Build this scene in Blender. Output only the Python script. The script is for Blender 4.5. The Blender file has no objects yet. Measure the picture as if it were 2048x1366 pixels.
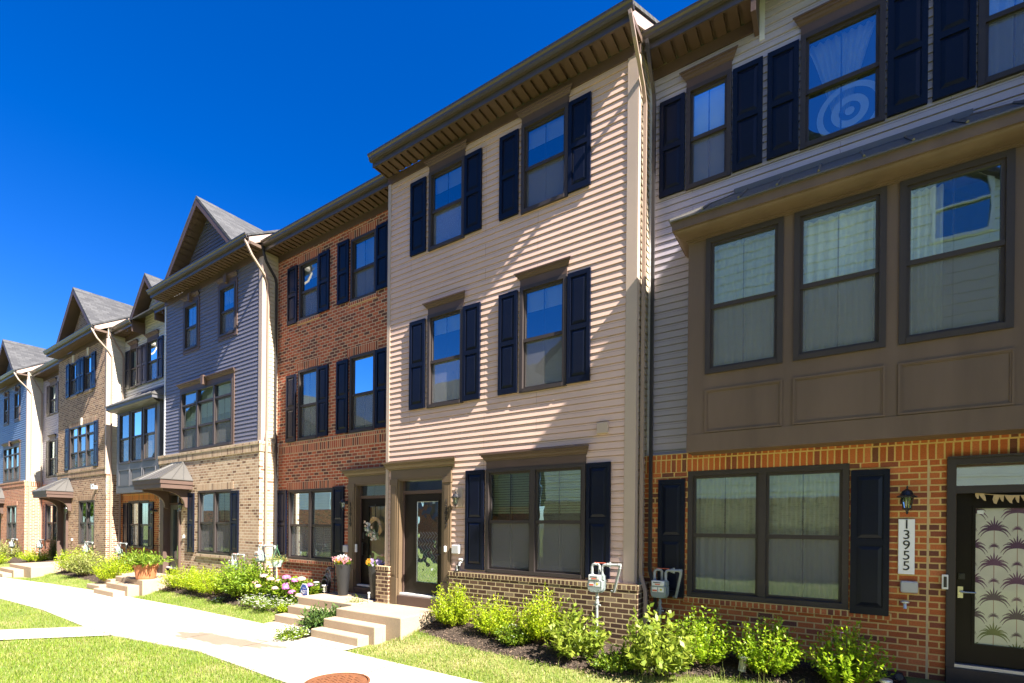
import bpy, bmesh, math, random
import numpy as np
from mathutils import Vector, Matrix
R = math.radians
random.seed(5); rng = np.random.default_rng(11)
scene = bpy.context.scene
COL = scene.collection

# ---------------------------------------------------------------- camera, sky, sun, exposure
H = 2.2                                     # camera height above the walk; heights below are written relative to the lens
cd = bpy.data.cameras.new('camera'); cam = bpy.data.objects.new('camera', cd); COL.objects.link(cam)
cd.sensor_width = 36; cd.lens = 980 / 2048 * 36; cd.clip_end = 3000; cd.clip_start = .05
cd.shift_y = (1052 - 683) / 2048
_a = math.atan(980 / 1504); _r = R(.55)
fwd = Vector((-math.sin(_a), math.cos(_a), 0)); r0 = Vector((math.cos(_a), math.sin(_a), 0)); u0 = Vector((0, 0, 1))
rt = r0 * math.cos(_r) + u0 * math.sin(_r); up = u0 * math.cos(_r) - r0 * math.sin(_r)
cam.matrix_world = Matrix(((rt.x, up.x, -fwd.x, 0), (rt.y, up.y, -fwd.y, 0), (rt.z, up.z, -fwd.z, H), (0, 0, 0, 1)))
scene.camera = cam

SUN = Vector((1, -.165, 1.07)).normalized()  # towards the sun: nearly along the house fronts, from the right
elev = math.asin(SUN.z); az = math.atan2(SUN.x, SUN.y)
w = bpy.data.worlds.new('World'); scene.world = w; w.use_nodes = True
nt = w.node_tree; bg = nt.nodes['Background']
sky = nt.nodes.new('ShaderNodeTexSky'); sky.sky_type = 'NISHITA'; sky.sun_disc = False
sky.sun_elevation = elev; sky.sun_rotation = az; sky.air_density = 1.0; sky.dust_density = 2.2; sky.altitude = 1500; sky.ozone_density = 3.0
hs = nt.nodes.new('ShaderNodeHueSaturation'); hs.inputs['Saturation'].default_value = 1.42; hs.inputs['Value'].default_value = .5; hs.inputs['Hue'].default_value = .518
nt.links.new(sky.outputs[0], hs.inputs['Color']); nt.links.new(hs.outputs[0], bg.inputs[0])
bg.inputs[1].default_value = .09
sd = bpy.data.lights.new('sun', 'SUN'); so = bpy.data.objects.new('sun', sd); COL.objects.link(so)
sd.energy = 4; sd.angle = R(.5); sd.color = (1, .93, .82)
so.rotation_euler = SUN.to_track_quat('Z', 'Y').to_euler()
vs = scene.view_settings; vs.view_transform = 'Standard'; vs.look = 'None'; vs.gamma = 1; vs.exposure = 2.6
scene.render.resolution_x = 1024; scene.render.resolution_y = 683
try:
    scene.cycles.caustics_reflective = False; scene.cycles.caustics_refractive = False
    scene.cycles.max_bounces = 8; scene.cycles.transparent_max_bounces = 16; scene.cycles.sample_clamp_indirect = 6
except Exception: pass

# ---------------------------------------------------------------- materials
MATS = {}
def newmat(name):
    m = bpy.data.materials.new(name); m.use_nodes = True; MATS[name] = m
    t = m.node_tree; return m, t, t.nodes['Principled BSDF']
def N(t, typ, **kw):
    n = t.nodes.new(typ)
    for k, v in kw.items():
        if k in n.inputs.keys() if isinstance(k, str) else False: n.inputs[k].default_value = v
        else: setattr(n, k, v)
    return n
def L(t, a, b): t.links.new(a, b)
def ramp(t, fac, stops, interp='LINEAR'):
    n = t.nodes.new('ShaderNodeValToRGB'); cr = n.color_ramp; cr.interpolation = interp
    while len(cr.elements) < len(stops): cr.elements.new(.5)
    for e, (p, c) in zip(cr.elements, stops): e.position = p; e.color = (*c, 1)
    L(t, fac, n.inputs[0]); return n.outputs[0]
def mul(t, col, fac, lo, hi):               # multiplies a colour by a factor running lo..hi
    mr = N(t, 'ShaderNodeMapRange'); L(t, fac, mr.inputs[0]); mr.inputs[1].default_value = .25; mr.inputs[2].default_value = .75
    mr.inputs[3].default_value = lo; mr.inputs[4].default_value = hi
    v = t.nodes.new('ShaderNodeVectorMath'); v.operation = 'SCALE'; L(t, col, v.inputs[0]); L(t, mr.outputs[0], v.inputs['Scale'])
    return v.outputs[0]
def pos(t, sx=1, sy=1, sz=1):
    g = t.nodes.new('ShaderNodeNewGeometry'); m = t.nodes.new('ShaderNodeMapping'); m.inputs['Scale'].default_value = (sx, sy, sz)
    L(t, g.outputs['Position'], m.inputs[0]); return m.outputs[0]
def noise(t, vec, scale, detail=4, rough=.55):
    n = t.nodes.new('ShaderNodeTexNoise'); n.inputs['Scale'].default_value = scale; n.inputs['Detail'].default_value = detail
    n.inputs['Roughness'].default_value = rough; L(t, vec, n.inputs['Vector']); return n.outputs[0]
def bump(t, p, h, strength, dist=.01):
    b = t.nodes.new('ShaderNodeBump'); b.inputs['Strength'].default_value = strength; b.inputs['Distance'].default_value = dist
    L(t, h, b.inputs['Height']); L(t, b.outputs[0], p.inputs['Normal'])
def plain(name, c, rough=.5, var=.12, scale=3, bmp=0, metal=0, spec=.5, stretch=(1, 1, 1)):
    m, t, p = newmat(name)
    rgb = t.nodes.new('ShaderNodeRGB'); rgb.outputs[0].default_value = (*c, 1)
    n = noise(t, pos(t, *stretch), scale)
    L(t, mul(t, rgb.outputs[0], n, 1 - var, 1 + var), p.inputs['Base Color'])
    p.inputs['Roughness'].default_value = rough; p.inputs['Metallic'].default_value = metal
    p.inputs['Specular IOR Level'].default_value = spec
    if bmp: bump(t, p, noise(t, pos(t), scale * 12), bmp, .004)
    return m
def wallvec(t, uoff=0, voff=0, ax='h'):     # u runs along a wall whichever way it faces, v is height
    g = t.nodes.new('ShaderNodeNewGeometry'); s = t.nodes.new('ShaderNodeSeparateXYZ'); L(t, g.outputs['Position'], s.inputs[0])
    a = t.nodes.new('ShaderNodeMath'); a.operation = 'ADD'; L(t, s.outputs[0], a.inputs[0]); L(t, s.outputs[1], a.inputs[1])
    c = t.nodes.new('ShaderNodeCombineXYZ')
    src = {'h': (a.outputs[0], s.outputs[2]), 'roofx': (s.outputs[0], s.outputs[2]), 'roofy': (s.outputs[1], s.outputs[2])}[ax]
    for i, (o, off) in enumerate(zip(src, (uoff, voff))):
        b = t.nodes.new('ShaderNodeMath'); b.operation = 'ADD'; L(t, o, b.inputs[0]); b.inputs[1].default_value = off
        L(t, b.outputs[0], c.inputs[i])
    return c.outputs[0]
def brickmat(name, pal, mortar, bw=.203, rh=.0813, ms=.0098, offset=.5, uoff=0, voff=0, rough=.85, bstr=.6):
    m, t, p = newmat(name); vec = wallvec(t, uoff, voff)
    nz = t.nodes.new('ShaderNodeTexNoise'); nz.inputs['Scale'].default_value = 14; nz.inputs['Detail'].default_value = 3; L(t, vec, nz.inputs['Vector'])
    sv = t.nodes.new('ShaderNodeVectorMath'); sv.operation = 'MULTIPLY_ADD'; L(t, nz.outputs['Color'], sv.inputs[0])
    sv.inputs[1].default_value = (.006, .006, 0); L(t, vec, sv.inputs[2])
    b = t.nodes.new('ShaderNodeTexBrick'); b.offset = offset; b.squash = 1
    for k, v in dict(Scale=1, **{'Mortar Size': ms, 'Mortar Smooth': .15, 'Bias': 0, 'Brick Width': bw, 'Row Height': rh}).items(): b.inputs[k].default_value = v
    b.inputs['Color1'].default_value = (0, 0, 0, 1); b.inputs['Color2'].default_value = (1, 1, 1, 1); b.inputs['Mortar'].default_value = (.5, .5, .5, 1)
    L(t, sv.outputs[0], b.inputs['Vector'])
    k = len(pal); col = ramp(t, b.outputs['Color'], [(i / k, c) for i, c in enumerate(pal)], 'CONSTANT')
    n1 = noise(t, vec, 60, 4, .7); n2 = noise(t, vec, .7, 3)
    col = mul(t, col, n1, .72, 1.28); col = mul(t, col, n2, .88, 1.12)
    mx = t.nodes.new('ShaderNodeMix'); mx.data_type = 'RGBA'; L(t, b.outputs['Fac'], mx.inputs[0]); L(t, col, mx.inputs[6])
    mo = t.nodes.new('ShaderNodeRGB'); mo.outputs[0].default_value = (*mortar, 1); L(t, mul(t, mo.outputs[0], n1, .85, 1.15), mx.inputs[7])
    L(t, mx.outputs[2], p.inputs['Base Color']); p.inputs['Roughness'].default_value = rough; p.inputs['Specular IOR Level'].default_value = .25
    h = t.nodes.new('ShaderNodeMath'); h.operation = 'MULTIPLY_ADD'; L(t, b.outputs['Fac'], h.inputs[0]); h.inputs[1].default_value = -1
    s2 = t.nodes.new('ShaderNodeMath'); s2.operation = 'MULTIPLY'; L(t, n1, s2.inputs[0]); s2.inputs[1].default_value = .5; L(t, s2.outputs[0], h.inputs[2])
    bump(t, p, h.outputs[0], bstr, .008)
    return m
def sidingmat(name, c, rough=.42):
    m, t, p = newmat(name); vec = wallvec(t)
    rgb = t.nodes.new('ShaderNodeRGB'); rgb.outputs[0].default_value = (*c, 1)
    col = mul(t, rgb.outputs[0], noise(t, pos(t, 1, 1, .25), 1.3), .93, 1.07)
    col = mul(t, col, noise(t, pos(t, .6, .6, 9), 2.0), .96, 1.04)
    b = t.nodes.new('ShaderNodeTexBrick'); b.offset = .37; b.offset_frequency = 2
    for k, v in {'Scale': 1, 'Mortar Size': .0028, 'Mortar Smooth': 0, 'Brick Width': 3.1, 'Row Height': .2286}.items(): b.inputs[k].default_value = v
    b.inputs['Color1'].default_value = b.inputs['Color2'].default_value = (1, 1, 1, 1); b.inputs['Mortar'].default_value = (.45, .42, .4, 1)
    L(t, vec, b.inputs['Vector'])
    v = t.nodes.new('ShaderNodeVectorMath'); v.operation = 'MULTIPLY'; L(t, col, v.inputs[0]); L(t, b.outputs['Color'], v.inputs[1])
    L(t, v.outputs[0], p.inputs['Base Color']); p.inputs['Roughness'].default_value = rough; p.inputs['Specular IOR Level'].default_value = .4
    bump(t, p, noise(t, pos(t, .7, .7, 5), 3, 2), .12, .01)
    return m
def roofmat(name, ax, vs=1.9):
    m, t, p = newmat(name); g = t.nodes.new('ShaderNodeNewGeometry'); s = t.nodes.new('ShaderNodeSeparateXYZ'); L(t, g.outputs['Position'], s.inputs[0])
    z = t.nodes.new('ShaderNodeMath'); z.operation = 'MULTIPLY'; L(t, s.outputs[2], z.inputs[0]); z.inputs[1].default_value = vs
    c = t.nodes.new('ShaderNodeCombineXYZ'); L(t, s.outputs[0 if ax == 'x' else 1], c.inputs[0]); L(t, z.outputs[0], c.inputs[1])
    b = t.nodes.new('ShaderNodeTexBrick'); b.offset = .4
    for k, v in {'Scale': 1, 'Mortar Size': .008, 'Mortar Smooth': .3, 'Brick Width': .28, 'Row Height': .14}.items(): b.inputs[k].default_value = v
    b.inputs['Color1'].default_value = (.030, .031, .036, 1); b.inputs['Color2'].default_value = (.066, .067, .072, 1); b.inputs['Mortar'].default_value = (.028, .028, .028, 1)
    L(t, c.outputs[0], b.inputs['Vector'])
    L(t, mul(t, b.outputs['Color'], noise(t, pos(t), 90, 2), .8, 1.2), p.inputs['Base Color']); p.inputs['Roughness'].default_value = .9
    iv = t.nodes.new('ShaderNodeMath'); iv.operation = 'MULTIPLY'; L(t, b.outputs['Fac'], iv.inputs[0]); iv.inputs[1].default_value = -1
    bump(t, p, iv.outputs[0], .6, .01)
    return m
def leafmat(name, stops, trans=.35, rough=.45):
    m, t, p = newmat(name); g = t.nodes.new('ShaderNodeNewGeometry')
    k = len(stops); col = ramp(t, g.outputs['Random Per Island'], [(i / max(k - 1, 1), c) for i, c in enumerate(stops)])
    L(t, col, p.inputs['Base Color']); p.inputs['Roughness'].default_value = rough; p.inputs['Specular IOR Level'].default_value = .35
    tr = t.nodes.new('ShaderNodeBsdfTranslucent'); L(t, mul(t, col, g.outputs['Random Per Island'], 1.1, 1.3), tr.inputs[0])
    mx = t.nodes.new('ShaderNodeMixShader'); mx.inputs[0].default_value = trans
    L(t, p.outputs[0], mx.inputs[1]); L(t, tr.outputs[0], mx.inputs[2]); L(t, mx.outputs[0], t.nodes['Material Output'].inputs[0])
    return m
def glassmat(name, base=.42, tint=(.62, .78, .76), wav=.02):
    m, t, p = newmat(name); t.nodes.remove(p)
    gl = t.nodes.new('ShaderNodeBsdfGlossy'); gl.inputs['Roughness'].default_value = .012; gl.inputs[0].default_value = (.78, .97, 1, 1)
    tr = t.nodes.new('ShaderNodeBsdfTransparent'); tr.inputs[0].default_value = (*tint, 1)
    n = noise(t, pos(t, 1.6, 1, 1.1), 1.4, 2); b = t.nodes.new('ShaderNodeBump'); b.inputs['Strength'].default_value = 1; b.inputs['Distance'].default_value = wav
    L(t, n, b.inputs['Height']); L(t, b.outputs[0], gl.inputs['Normal'])
    lw = t.nodes.new('ShaderNodeFresnel'); lw.inputs[0].default_value = 1.5
    ad = t.nodes.new('ShaderNodeMath'); ad.operation = 'ADD'; ad.use_clamp = True; L(t, lw.outputs[0], ad.inputs[0]); ad.inputs[1].default_value = base
    mx = t.nodes.new('ShaderNodeMixShader'); L(t, ad.outputs[0], mx.inputs[0]); L(t, tr.outputs[0], mx.inputs[1]); L(t, gl.outputs[0], mx.inputs[2])
    L(t, mx.outputs[0], t.nodes['Material Output'].inputs[0]); return m
def screenmat(name, c=(.16, .16, .165), fac=.5):
    m, t, p = newmat(name); p.inputs['Base Color'].default_value = (*c, 1); p.inputs['Roughness'].default_value = .7
    tr = t.nodes.new('ShaderNodeBsdfTransparent'); mx = t.nodes.new('ShaderNodeMixShader'); mx.inputs[0].default_value = fac
    L(t, tr.outputs[0], mx.inputs[1]); L(t, p.outputs[0], mx.inputs[2]); L(t, mx.outputs[0], t.nodes['Material Output'].inputs[0]); return m
def concretemat(name, c=(.56, .52, .46), stain=None):
    m, t, p = newmat(name); rgb = t.nodes.new('ShaderNodeRGB'); rgb.outputs[0].default_value = (*c, 1)
    col = mul(t, rgb.outputs[0], noise(t, pos(t), 1.2, 5), .88, 1.1); col = mul(t, col, noise(t, pos(t), 45, 4, .7), .85, 1.12)
    if stain:                                # a streak of dried mud washed across the slab
        g = t.nodes.new('ShaderNodeNewGeometry'); mp = t.nodes.new('ShaderNodeMapping'); mp.vector_type = 'TEXTURE'
        mp.inputs['Location'].default_value = (stain[0], stain[1], 0); mp.inputs['Rotation'].default_value = (0, 0, stain[4]); mp.inputs['Scale'].default_value = (stain[2], stain[3], 1)
        L(t, g.outputs['Position'], mp.inputs[0]); ln = t.nodes.new('ShaderNodeVectorMath'); ln.operation = 'LENGTH'; L(t, mp.outputs[0], ln.inputs[0])
        ad = t.nodes.new('ShaderNodeMath'); ad.operation = 'MULTIPLY_ADD'; L(t, noise(t, pos(t, .6, 2.5, 1), 2.2, 5, .65), ad.inputs[0]); ad.inputs[1].default_value = 1.6; L(t, ln.outputs['Value'], ad.inputs[2])
        mr = t.nodes.new('ShaderNodeMapRange'); L(t, ad.outputs[0], mr.inputs[0]); mr.inputs[1].default_value = 1.35; mr.inputs[2].default_value = 1.6; mr.inputs[3].default_value = .7; mr.inputs[4].default_value = 0
        mx = t.nodes.new('ShaderNodeMix'); mx.data_type = 'RGBA'; L(t, mr.outputs[0], mx.inputs[0]); L(t, col, mx.inputs[6]); mx.inputs[7].default_value = (.085, .048, .024, 1); col = mx.outputs[2]
    L(t, col, p.inputs['Base Color']); p.inputs['Roughness'].default_value = .9; p.inputs['Specular IOR Level'].default_value = .2
    bump(t, p, noise(t, pos(t), 70, 3), .25, .004); return m

TRIM = plain('brown_trim', (.090, .058, .047), .5, .10, 2, spec=.3)
TRIMD = plain('bronze_frame', (.043, .035, .034), .42, .08, 3, spec=.25)
SOFF = plain('brown_soffit', (.082, .050, .033), .5, .1, 3)
GUT = plain('bronze_gutter', (.055, .045, .041), .35, .1, 3, metal=0, spec=.6)
TAUPE = plain('taupe_trim', (.36, .27, .23), .5, .06, 2)
SHUT = plain('navy_black_vinyl', (.005, .0072, .018), .33, .12, 4, spec=.2)
BLACK = plain('black_metal', (.014, .014, .016), .35, .1, 6)
DSD = plain('dark_downspout', (.030, .028, .030), .3, .1, 3)
DST = plain('tan_downspout', (.27, .20, .16), .4, .06, 3)
WHITE = plain('white_plastic', (.72, .72, .70), .4, .05, 5)
CREAM = sidingmat('cream_siding', (.42, .35, .26))
CORN = plain('tan_corner_board', (.40, .31, .25), .45, .05, 2)
GLASS = glassmat('window_glass', .29, (.84, .94, .92), .0009)
GLASSC = glassmat('lantern_clear_glass', .06, (.9, .9, .86), 0)
SCREEN = screenmat('insect_screen')
BLIND = plain('white_blind', (.74, .75, .73), .5, .05, 5)
SHEER = plain('cream_curtain', (.66, .63, .54), .8, .08, 4, stretch=(3, 3, .3))
ROOM = plain('room_wall', (.16, .15, .14), .8, .1, 1)
STEEL = plain('standing_seam_metal', (.115, .11, .105), .38, .08, 2, metal=.3)
CONC = concretemat('stoop_concrete', (.35, .27, .19))
ROOFX = roofmat('shingle_roof', 'x', 1.9); ROOFY = roofmat('shingle_gable_roof', 'y', 1.4)

# ---------------------------------------------------------------- mesh helpers
WL = {}
class MB:
    def __init__(s): s.v = []; s.f = []; s.m = []
    def face(s, pts, mi=0):
        b = len(s.v); s.v += [tuple(p) for p in pts]; s.f.append(tuple(range(b, b + len(pts)))); s.m.append(mi)
    def box(s, x0, x1, y0, y1, z0, z1, mi=0):
        b = len(s.v); s.v += [(x, y, z) for z in (z0, z1) for y in (y0, y1) for x in (x0, x1)]
        for q in ((0, 2, 3, 1), (4, 5, 7, 6), (0, 1, 5, 4), (2, 6, 7, 3), (0, 4, 6, 2), (1, 3, 7, 5)): s.f.append(tuple(b + i for i in q)); s.m.append(mi)
    def prism(s, poly, a0, a1, axis, mi=0):   # poly in the two other axes, extruded along axis
        def P(p, a): return {'x': (a, p[0], p[1]), 'y': (p[0], a, p[1]), 'z': (p[0], p[1], a)}[axis]
        n = len(poly); b = len(s.v); s.v += [P(p, a0) for p in poly] + [P(p, a1) for p in poly]
        s.f.append(tuple(range(b, b + n))); s.m.append(mi); s.f.append(tuple(range(b + 2 * n - 1, b + n - 1, -1))); s.m.append(mi)
        for i in range(n): j = (i + 1) % n; s.f.append((b + i, b + j, b + n + j, b + n + i)); s.m.append(mi)
    def tube(s, path, r, n=8, mi=0, caps=True, twist=0):
        path = [Vector(p) for p in path]; rings = []; rr = r if hasattr(r, '__len__') else [r] * len(path); ref = None
        for i, p in enumerate(path):
            d = (path[min(i + 1, len(path) - 1)] - path[max(i - 1, 0)]).normalized()
            if ref is None: ref = Vector((0, 1, 0)) if abs(d.y) < .9 else Vector((1, 0, 0))
            a = (ref - d * ref.dot(d)); a = a.normalized() if a.length > 1e-4 else d.orthogonal().normalized(); ref = a; c = d.cross(a)
            b = len(s.v); s.v += [tuple(p + (a * math.cos(t) + c * math.sin(t)) * rr[i]) for t in [twist + 2 * math.pi * k / n for k in range(n)]]; rings.append(b)
        for p, q in zip(rings, rings[1:]):
            for k in range(n): j = (k + 1) % n; s.f.append((p + k, p + j, q + j, q + k)); s.m.append(mi)
        if caps:
            s.f.append(tuple(rings[0] + k for k in range(n))[::-1]); s.m.append(mi); s.f.append(tuple(rings[-1] + k for k in range(n))); s.m.append(mi)
    def lathe(s, prof, cx, cy, n=16, mi=0):   # prof: (radius, z)
        rings = []
        for r, z in prof:
            b = len(s.v); s.v += [(cx + r * math.cos(2 * math.pi * k / n), cy + r * math.sin(2 * math.pi * k / n), z) for k in range(n)]; rings.append(b)
        for p, q in zip(rings, rings[1:]):
            for k in range(n): j = (k + 1) % n; s.f.append((p + k, p + j, q + j, q + k)); s.m.append(mi)
        s.f.append(tuple(rings[0] + k for k in range(n))[::-1]); s.m.append(mi); s.f.append(tuple(rings[-1] + k for k in range(n))); s.m.append(mi)
    def build(s, name, mats, parent=None, zoff=H, smooth=False, bevel=0):
        off = WL.get(parent.name, Vector()) if parent else Vector()
        me = bpy.data.meshes.new(name); me.from_pydata([(x - off.x, y - off.y, z + zoff - off.z) for x, y, z in s.v], [], s.f)
        for m in (mats if isinstance(mats, (list, tuple)) else [mats]): me.materials.append(m)
        me.polygons.foreach_set('material_index', s.m)
        bm = bmesh.new(); bm.from_mesh(me); bmesh.ops.remove_doubles(bm, verts=bm.verts, dist=1e-5); bmesh.ops.recalc_face_normals(bm, faces=bm.faces); bm.to_mesh(me); bm.free()
        if smooth:
            for p in me.polygons: p.use_smooth = True
        o = bpy.data.objects.new(name, me); COL.objects.link(o)
        if parent: o.parent = parent; WL[o.name] = off
        if bevel:
            b = o.modifiers.new('bevel', 'BEVEL'); b.width = bevel; b.segments = 2; b.limit_method = 'ANGLE'
        return o
def tag(o, label=None, cat=None, group=None, kind=None):
    for k, v in (('label', label), ('category', cat), ('group', group), ('kind', kind)):
        if v: o[k] = v
    return o
def thing(name, loc, label, cat, group=None, rz=0):      # loc is a true world position
    o = bpy.data.objects.new(name, None); COL.objects.link(o); o.location = loc; o.rotation_euler.z = rz; o.empty_display_size = .2
    WL[o.name] = Vector(loc); return tag(o, label, cat, group)
def copy_tree(o, parent=None):
    c = o.copy(); COL.objects.link(c); c.parent = parent
    for ch in list(o.children): copy_tree(ch, c)
    return c
def npmesh(name, V, F, mat, parent=None, smooth=False):   # V (n,3) local, F (m,3|4)
    me = bpy.data.meshes.new(name); me.vertices.add(len(V)); me.vertices.foreach_set('co', np.asarray(V, np.float32).ravel())
    k = F.shape[1]; me.loops.add(F.size); me.loops.foreach_set('vertex_index', F.astype(np.int32).ravel())
    me.polygons.add(len(F)); me.polygons.foreach_set('loop_start', np.arange(0, F.size, k, dtype=np.int32)); me.polygons.foreach_set('loop_total', np.full(len(F), k, np.int32))
    me.update(calc_edges=True); me.materials.append(mat)
    o = bpy.data.objects.new(name, me); COL.objects.link(o)
    if parent: o.parent = parent; WL[o.name] = WL.get(parent.name, Vector())
    return o
def text(name, s, size, xform, mat, parent, extrude=.004, spacing=1):
    cu = bpy.data.curves.new(name, 'FONT'); cu.body = s; cu.size = size; cu.extrude = extrude; cu.align_x = 'CENTER'; cu.space_line = spacing
    to = bpy.data.objects.new(name + '_curve', cu); COL.objects.link(to)
    dg = bpy.context.evaluated_depsgraph_get(); me = bpy.data.meshes.new_from_object(to.evaluated_get(dg)); bpy.data.objects.remove(to)
    off = WL.get(parent.name, Vector()) if parent else Vector()
    me.transform(Matrix.Translation(-off) @ Matrix.Translation((0, 0, H)) @ xform); me.materials.clear(); me.materials.append(mat); me.name = name
    o = bpy.data.objects.new(name, me); COL.objects.link(o)
    if parent: o.parent = parent; WL[o.name] = off
    return o
FRONT = Matrix.Rotation(R(90), 4, 'X')                   # text standing upright, read from the street
def T(x, y, z): return Matrix.Translation((x, y, z))

# ---------------------------------------------------------------- building parts
def cells(u0, u1, z0, z1, ops):                           # u-intervals left free by openings in the band z0..z1
    iv = [(u0, u1)]
    for (a, b, c, d) in ops:
        if c < z1 - 1e-4 and d > z0 + 1e-4:
            nv = []
            for p, q in iv:
                if b <= p or a >= q: nv.append((p, q)); continue
                if a > p: nv.append((p, a))
                if b < q: nv.append((b, q))
            iv = nv
    return iv
def mapper(face, at):
    return {'front': lambda u, o, z: (u, at - o, z), 'right': lambda u, o, z: (at + o, u, z), 'left': lambda u, o, z: (at - o, u, z), 'back': lambda u, o, z: (u, at + o, z)}[face]
def siding(mb, u0, u1, z0, z1, face, at, ops=(), fl=None, fr=None, lip=.015, mi=0, COURSE=.1143):
    P = mapper(face, at); k0 = math.floor(z0 / COURSE); k1 = math.ceil(z1 / COURSE); brk = sorted({v for o in ops for v in o[2:4]})
    gr = COURSE * .1; gd = -COURSE * .105; out = lambda z, k: lip * (1 - (z - k * COURSE) / COURSE) + .001
    for k in range(k0, k1):                               # each course overhangs a shadow groove
        a, b = max(z0, k * COURSE), min(z1, (k + 1) * COURSE)
        if b - a < 1e-4: continue
        g0 = k * COURSE; zs = sorted({a, b} | {v for v in brk + [g0 + gr] if a + 1e-4 < v < b - 1e-4})
        for za, zb in zip(zs, zs[1:]):
            if fl: (L0, L1), (R0, R1) = (fl(za), fl(zb)), (fr(za), fr(zb))
            else: L0 = L1 = u0; R0 = R1 = u1
            if R0 - L0 < .005 and R1 - L1 < .005: continue
            if R1 < L1: R1 = L1 = (R1 + L1) / 2
            groove = zb <= g0 + gr + 1e-5
            for p, q in cells(L0, R0, za, zb, ops):
                p1 = p if p > max(L0, L1) + 1e-4 else L1; q1 = q if q < min(R0, R1) - 1e-4 else R1
                oa, ob = (gd, gd) if groove else (out(za, k), out(zb, k))
                mb.face([P(p, oa, za), P(q, oa, za), P(q1, ob, zb), P(p1, ob, zb)], mi)
                if groove and abs(za - g0) < 1e-4: mb.face([P(p, gd, za), P(q, gd, za), P(q, .001, za), P(p, .001, za)], mi)
                if not groove and abs(za - g0 - gr) < 1e-4: mb.face([P(p, gd, za), P(q, gd, za), P(q, oa, za), P(p, oa, za)], mi)
def flatwall(mb, u0, u1, z0, z1, face, at, ops=(), depth=.11, mi=0):
    P = mapper(face, at); zs = sorted({z0, z1} | {min(max(v, z0), z1) for o in ops for v in o[2:4]})
    for a, b in zip(zs, zs[1:]):
        for p, q in cells(u0, u1, a, b, ops): mb.face([P(p, 0, a), P(q, 0, a), P(q, 0, b), P(p, 0, b)], mi)
    for a, b, c, d in ops:
        mb.face([P(a, 0, c), P(a, -depth, c), P(a, -depth, d), P(a, 0, d)], mi); mb.face([P(b, 0, c), P(b, -depth, c), P(b, -depth, d), P(b, 0, d)], mi)
        mb.face([P(a, 0, d), P(b, 0, d), P(b, -depth, d), P(a, -depth, d)], mi); mb.face([P(a, 0, c), P(b, 0, c), P(b, -depth, c), P(a, -depth, c)], mi)
def curtain_mesh(mb, x0, x1, z0, z1, y, amp=.025, waves=9, gather=None, mi=0):
    nx = waves * 6; nz = 8
    def pt(i, j):
        t = i / nx; s = j / nz; z = z1 + (z0 - z1) * s; a, b = x0, x1
        if gather: w = 1 - (1 - gather[1]) * s ** .8; c = gather[0]; a = c + (x0 - c) * w; b = c + (x1 - c) * w
        return (a + (b - a) * t, y + amp * math.sin(t * waves * 2 * math.pi + .6 * math.sin(3 * s)), z)
    for i in range(nx):
        for j in range(nz): mb.face([pt(i, j), pt(i + 1, j), pt(i + 1, j + 1), pt(i, j + 1)], mi)
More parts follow.
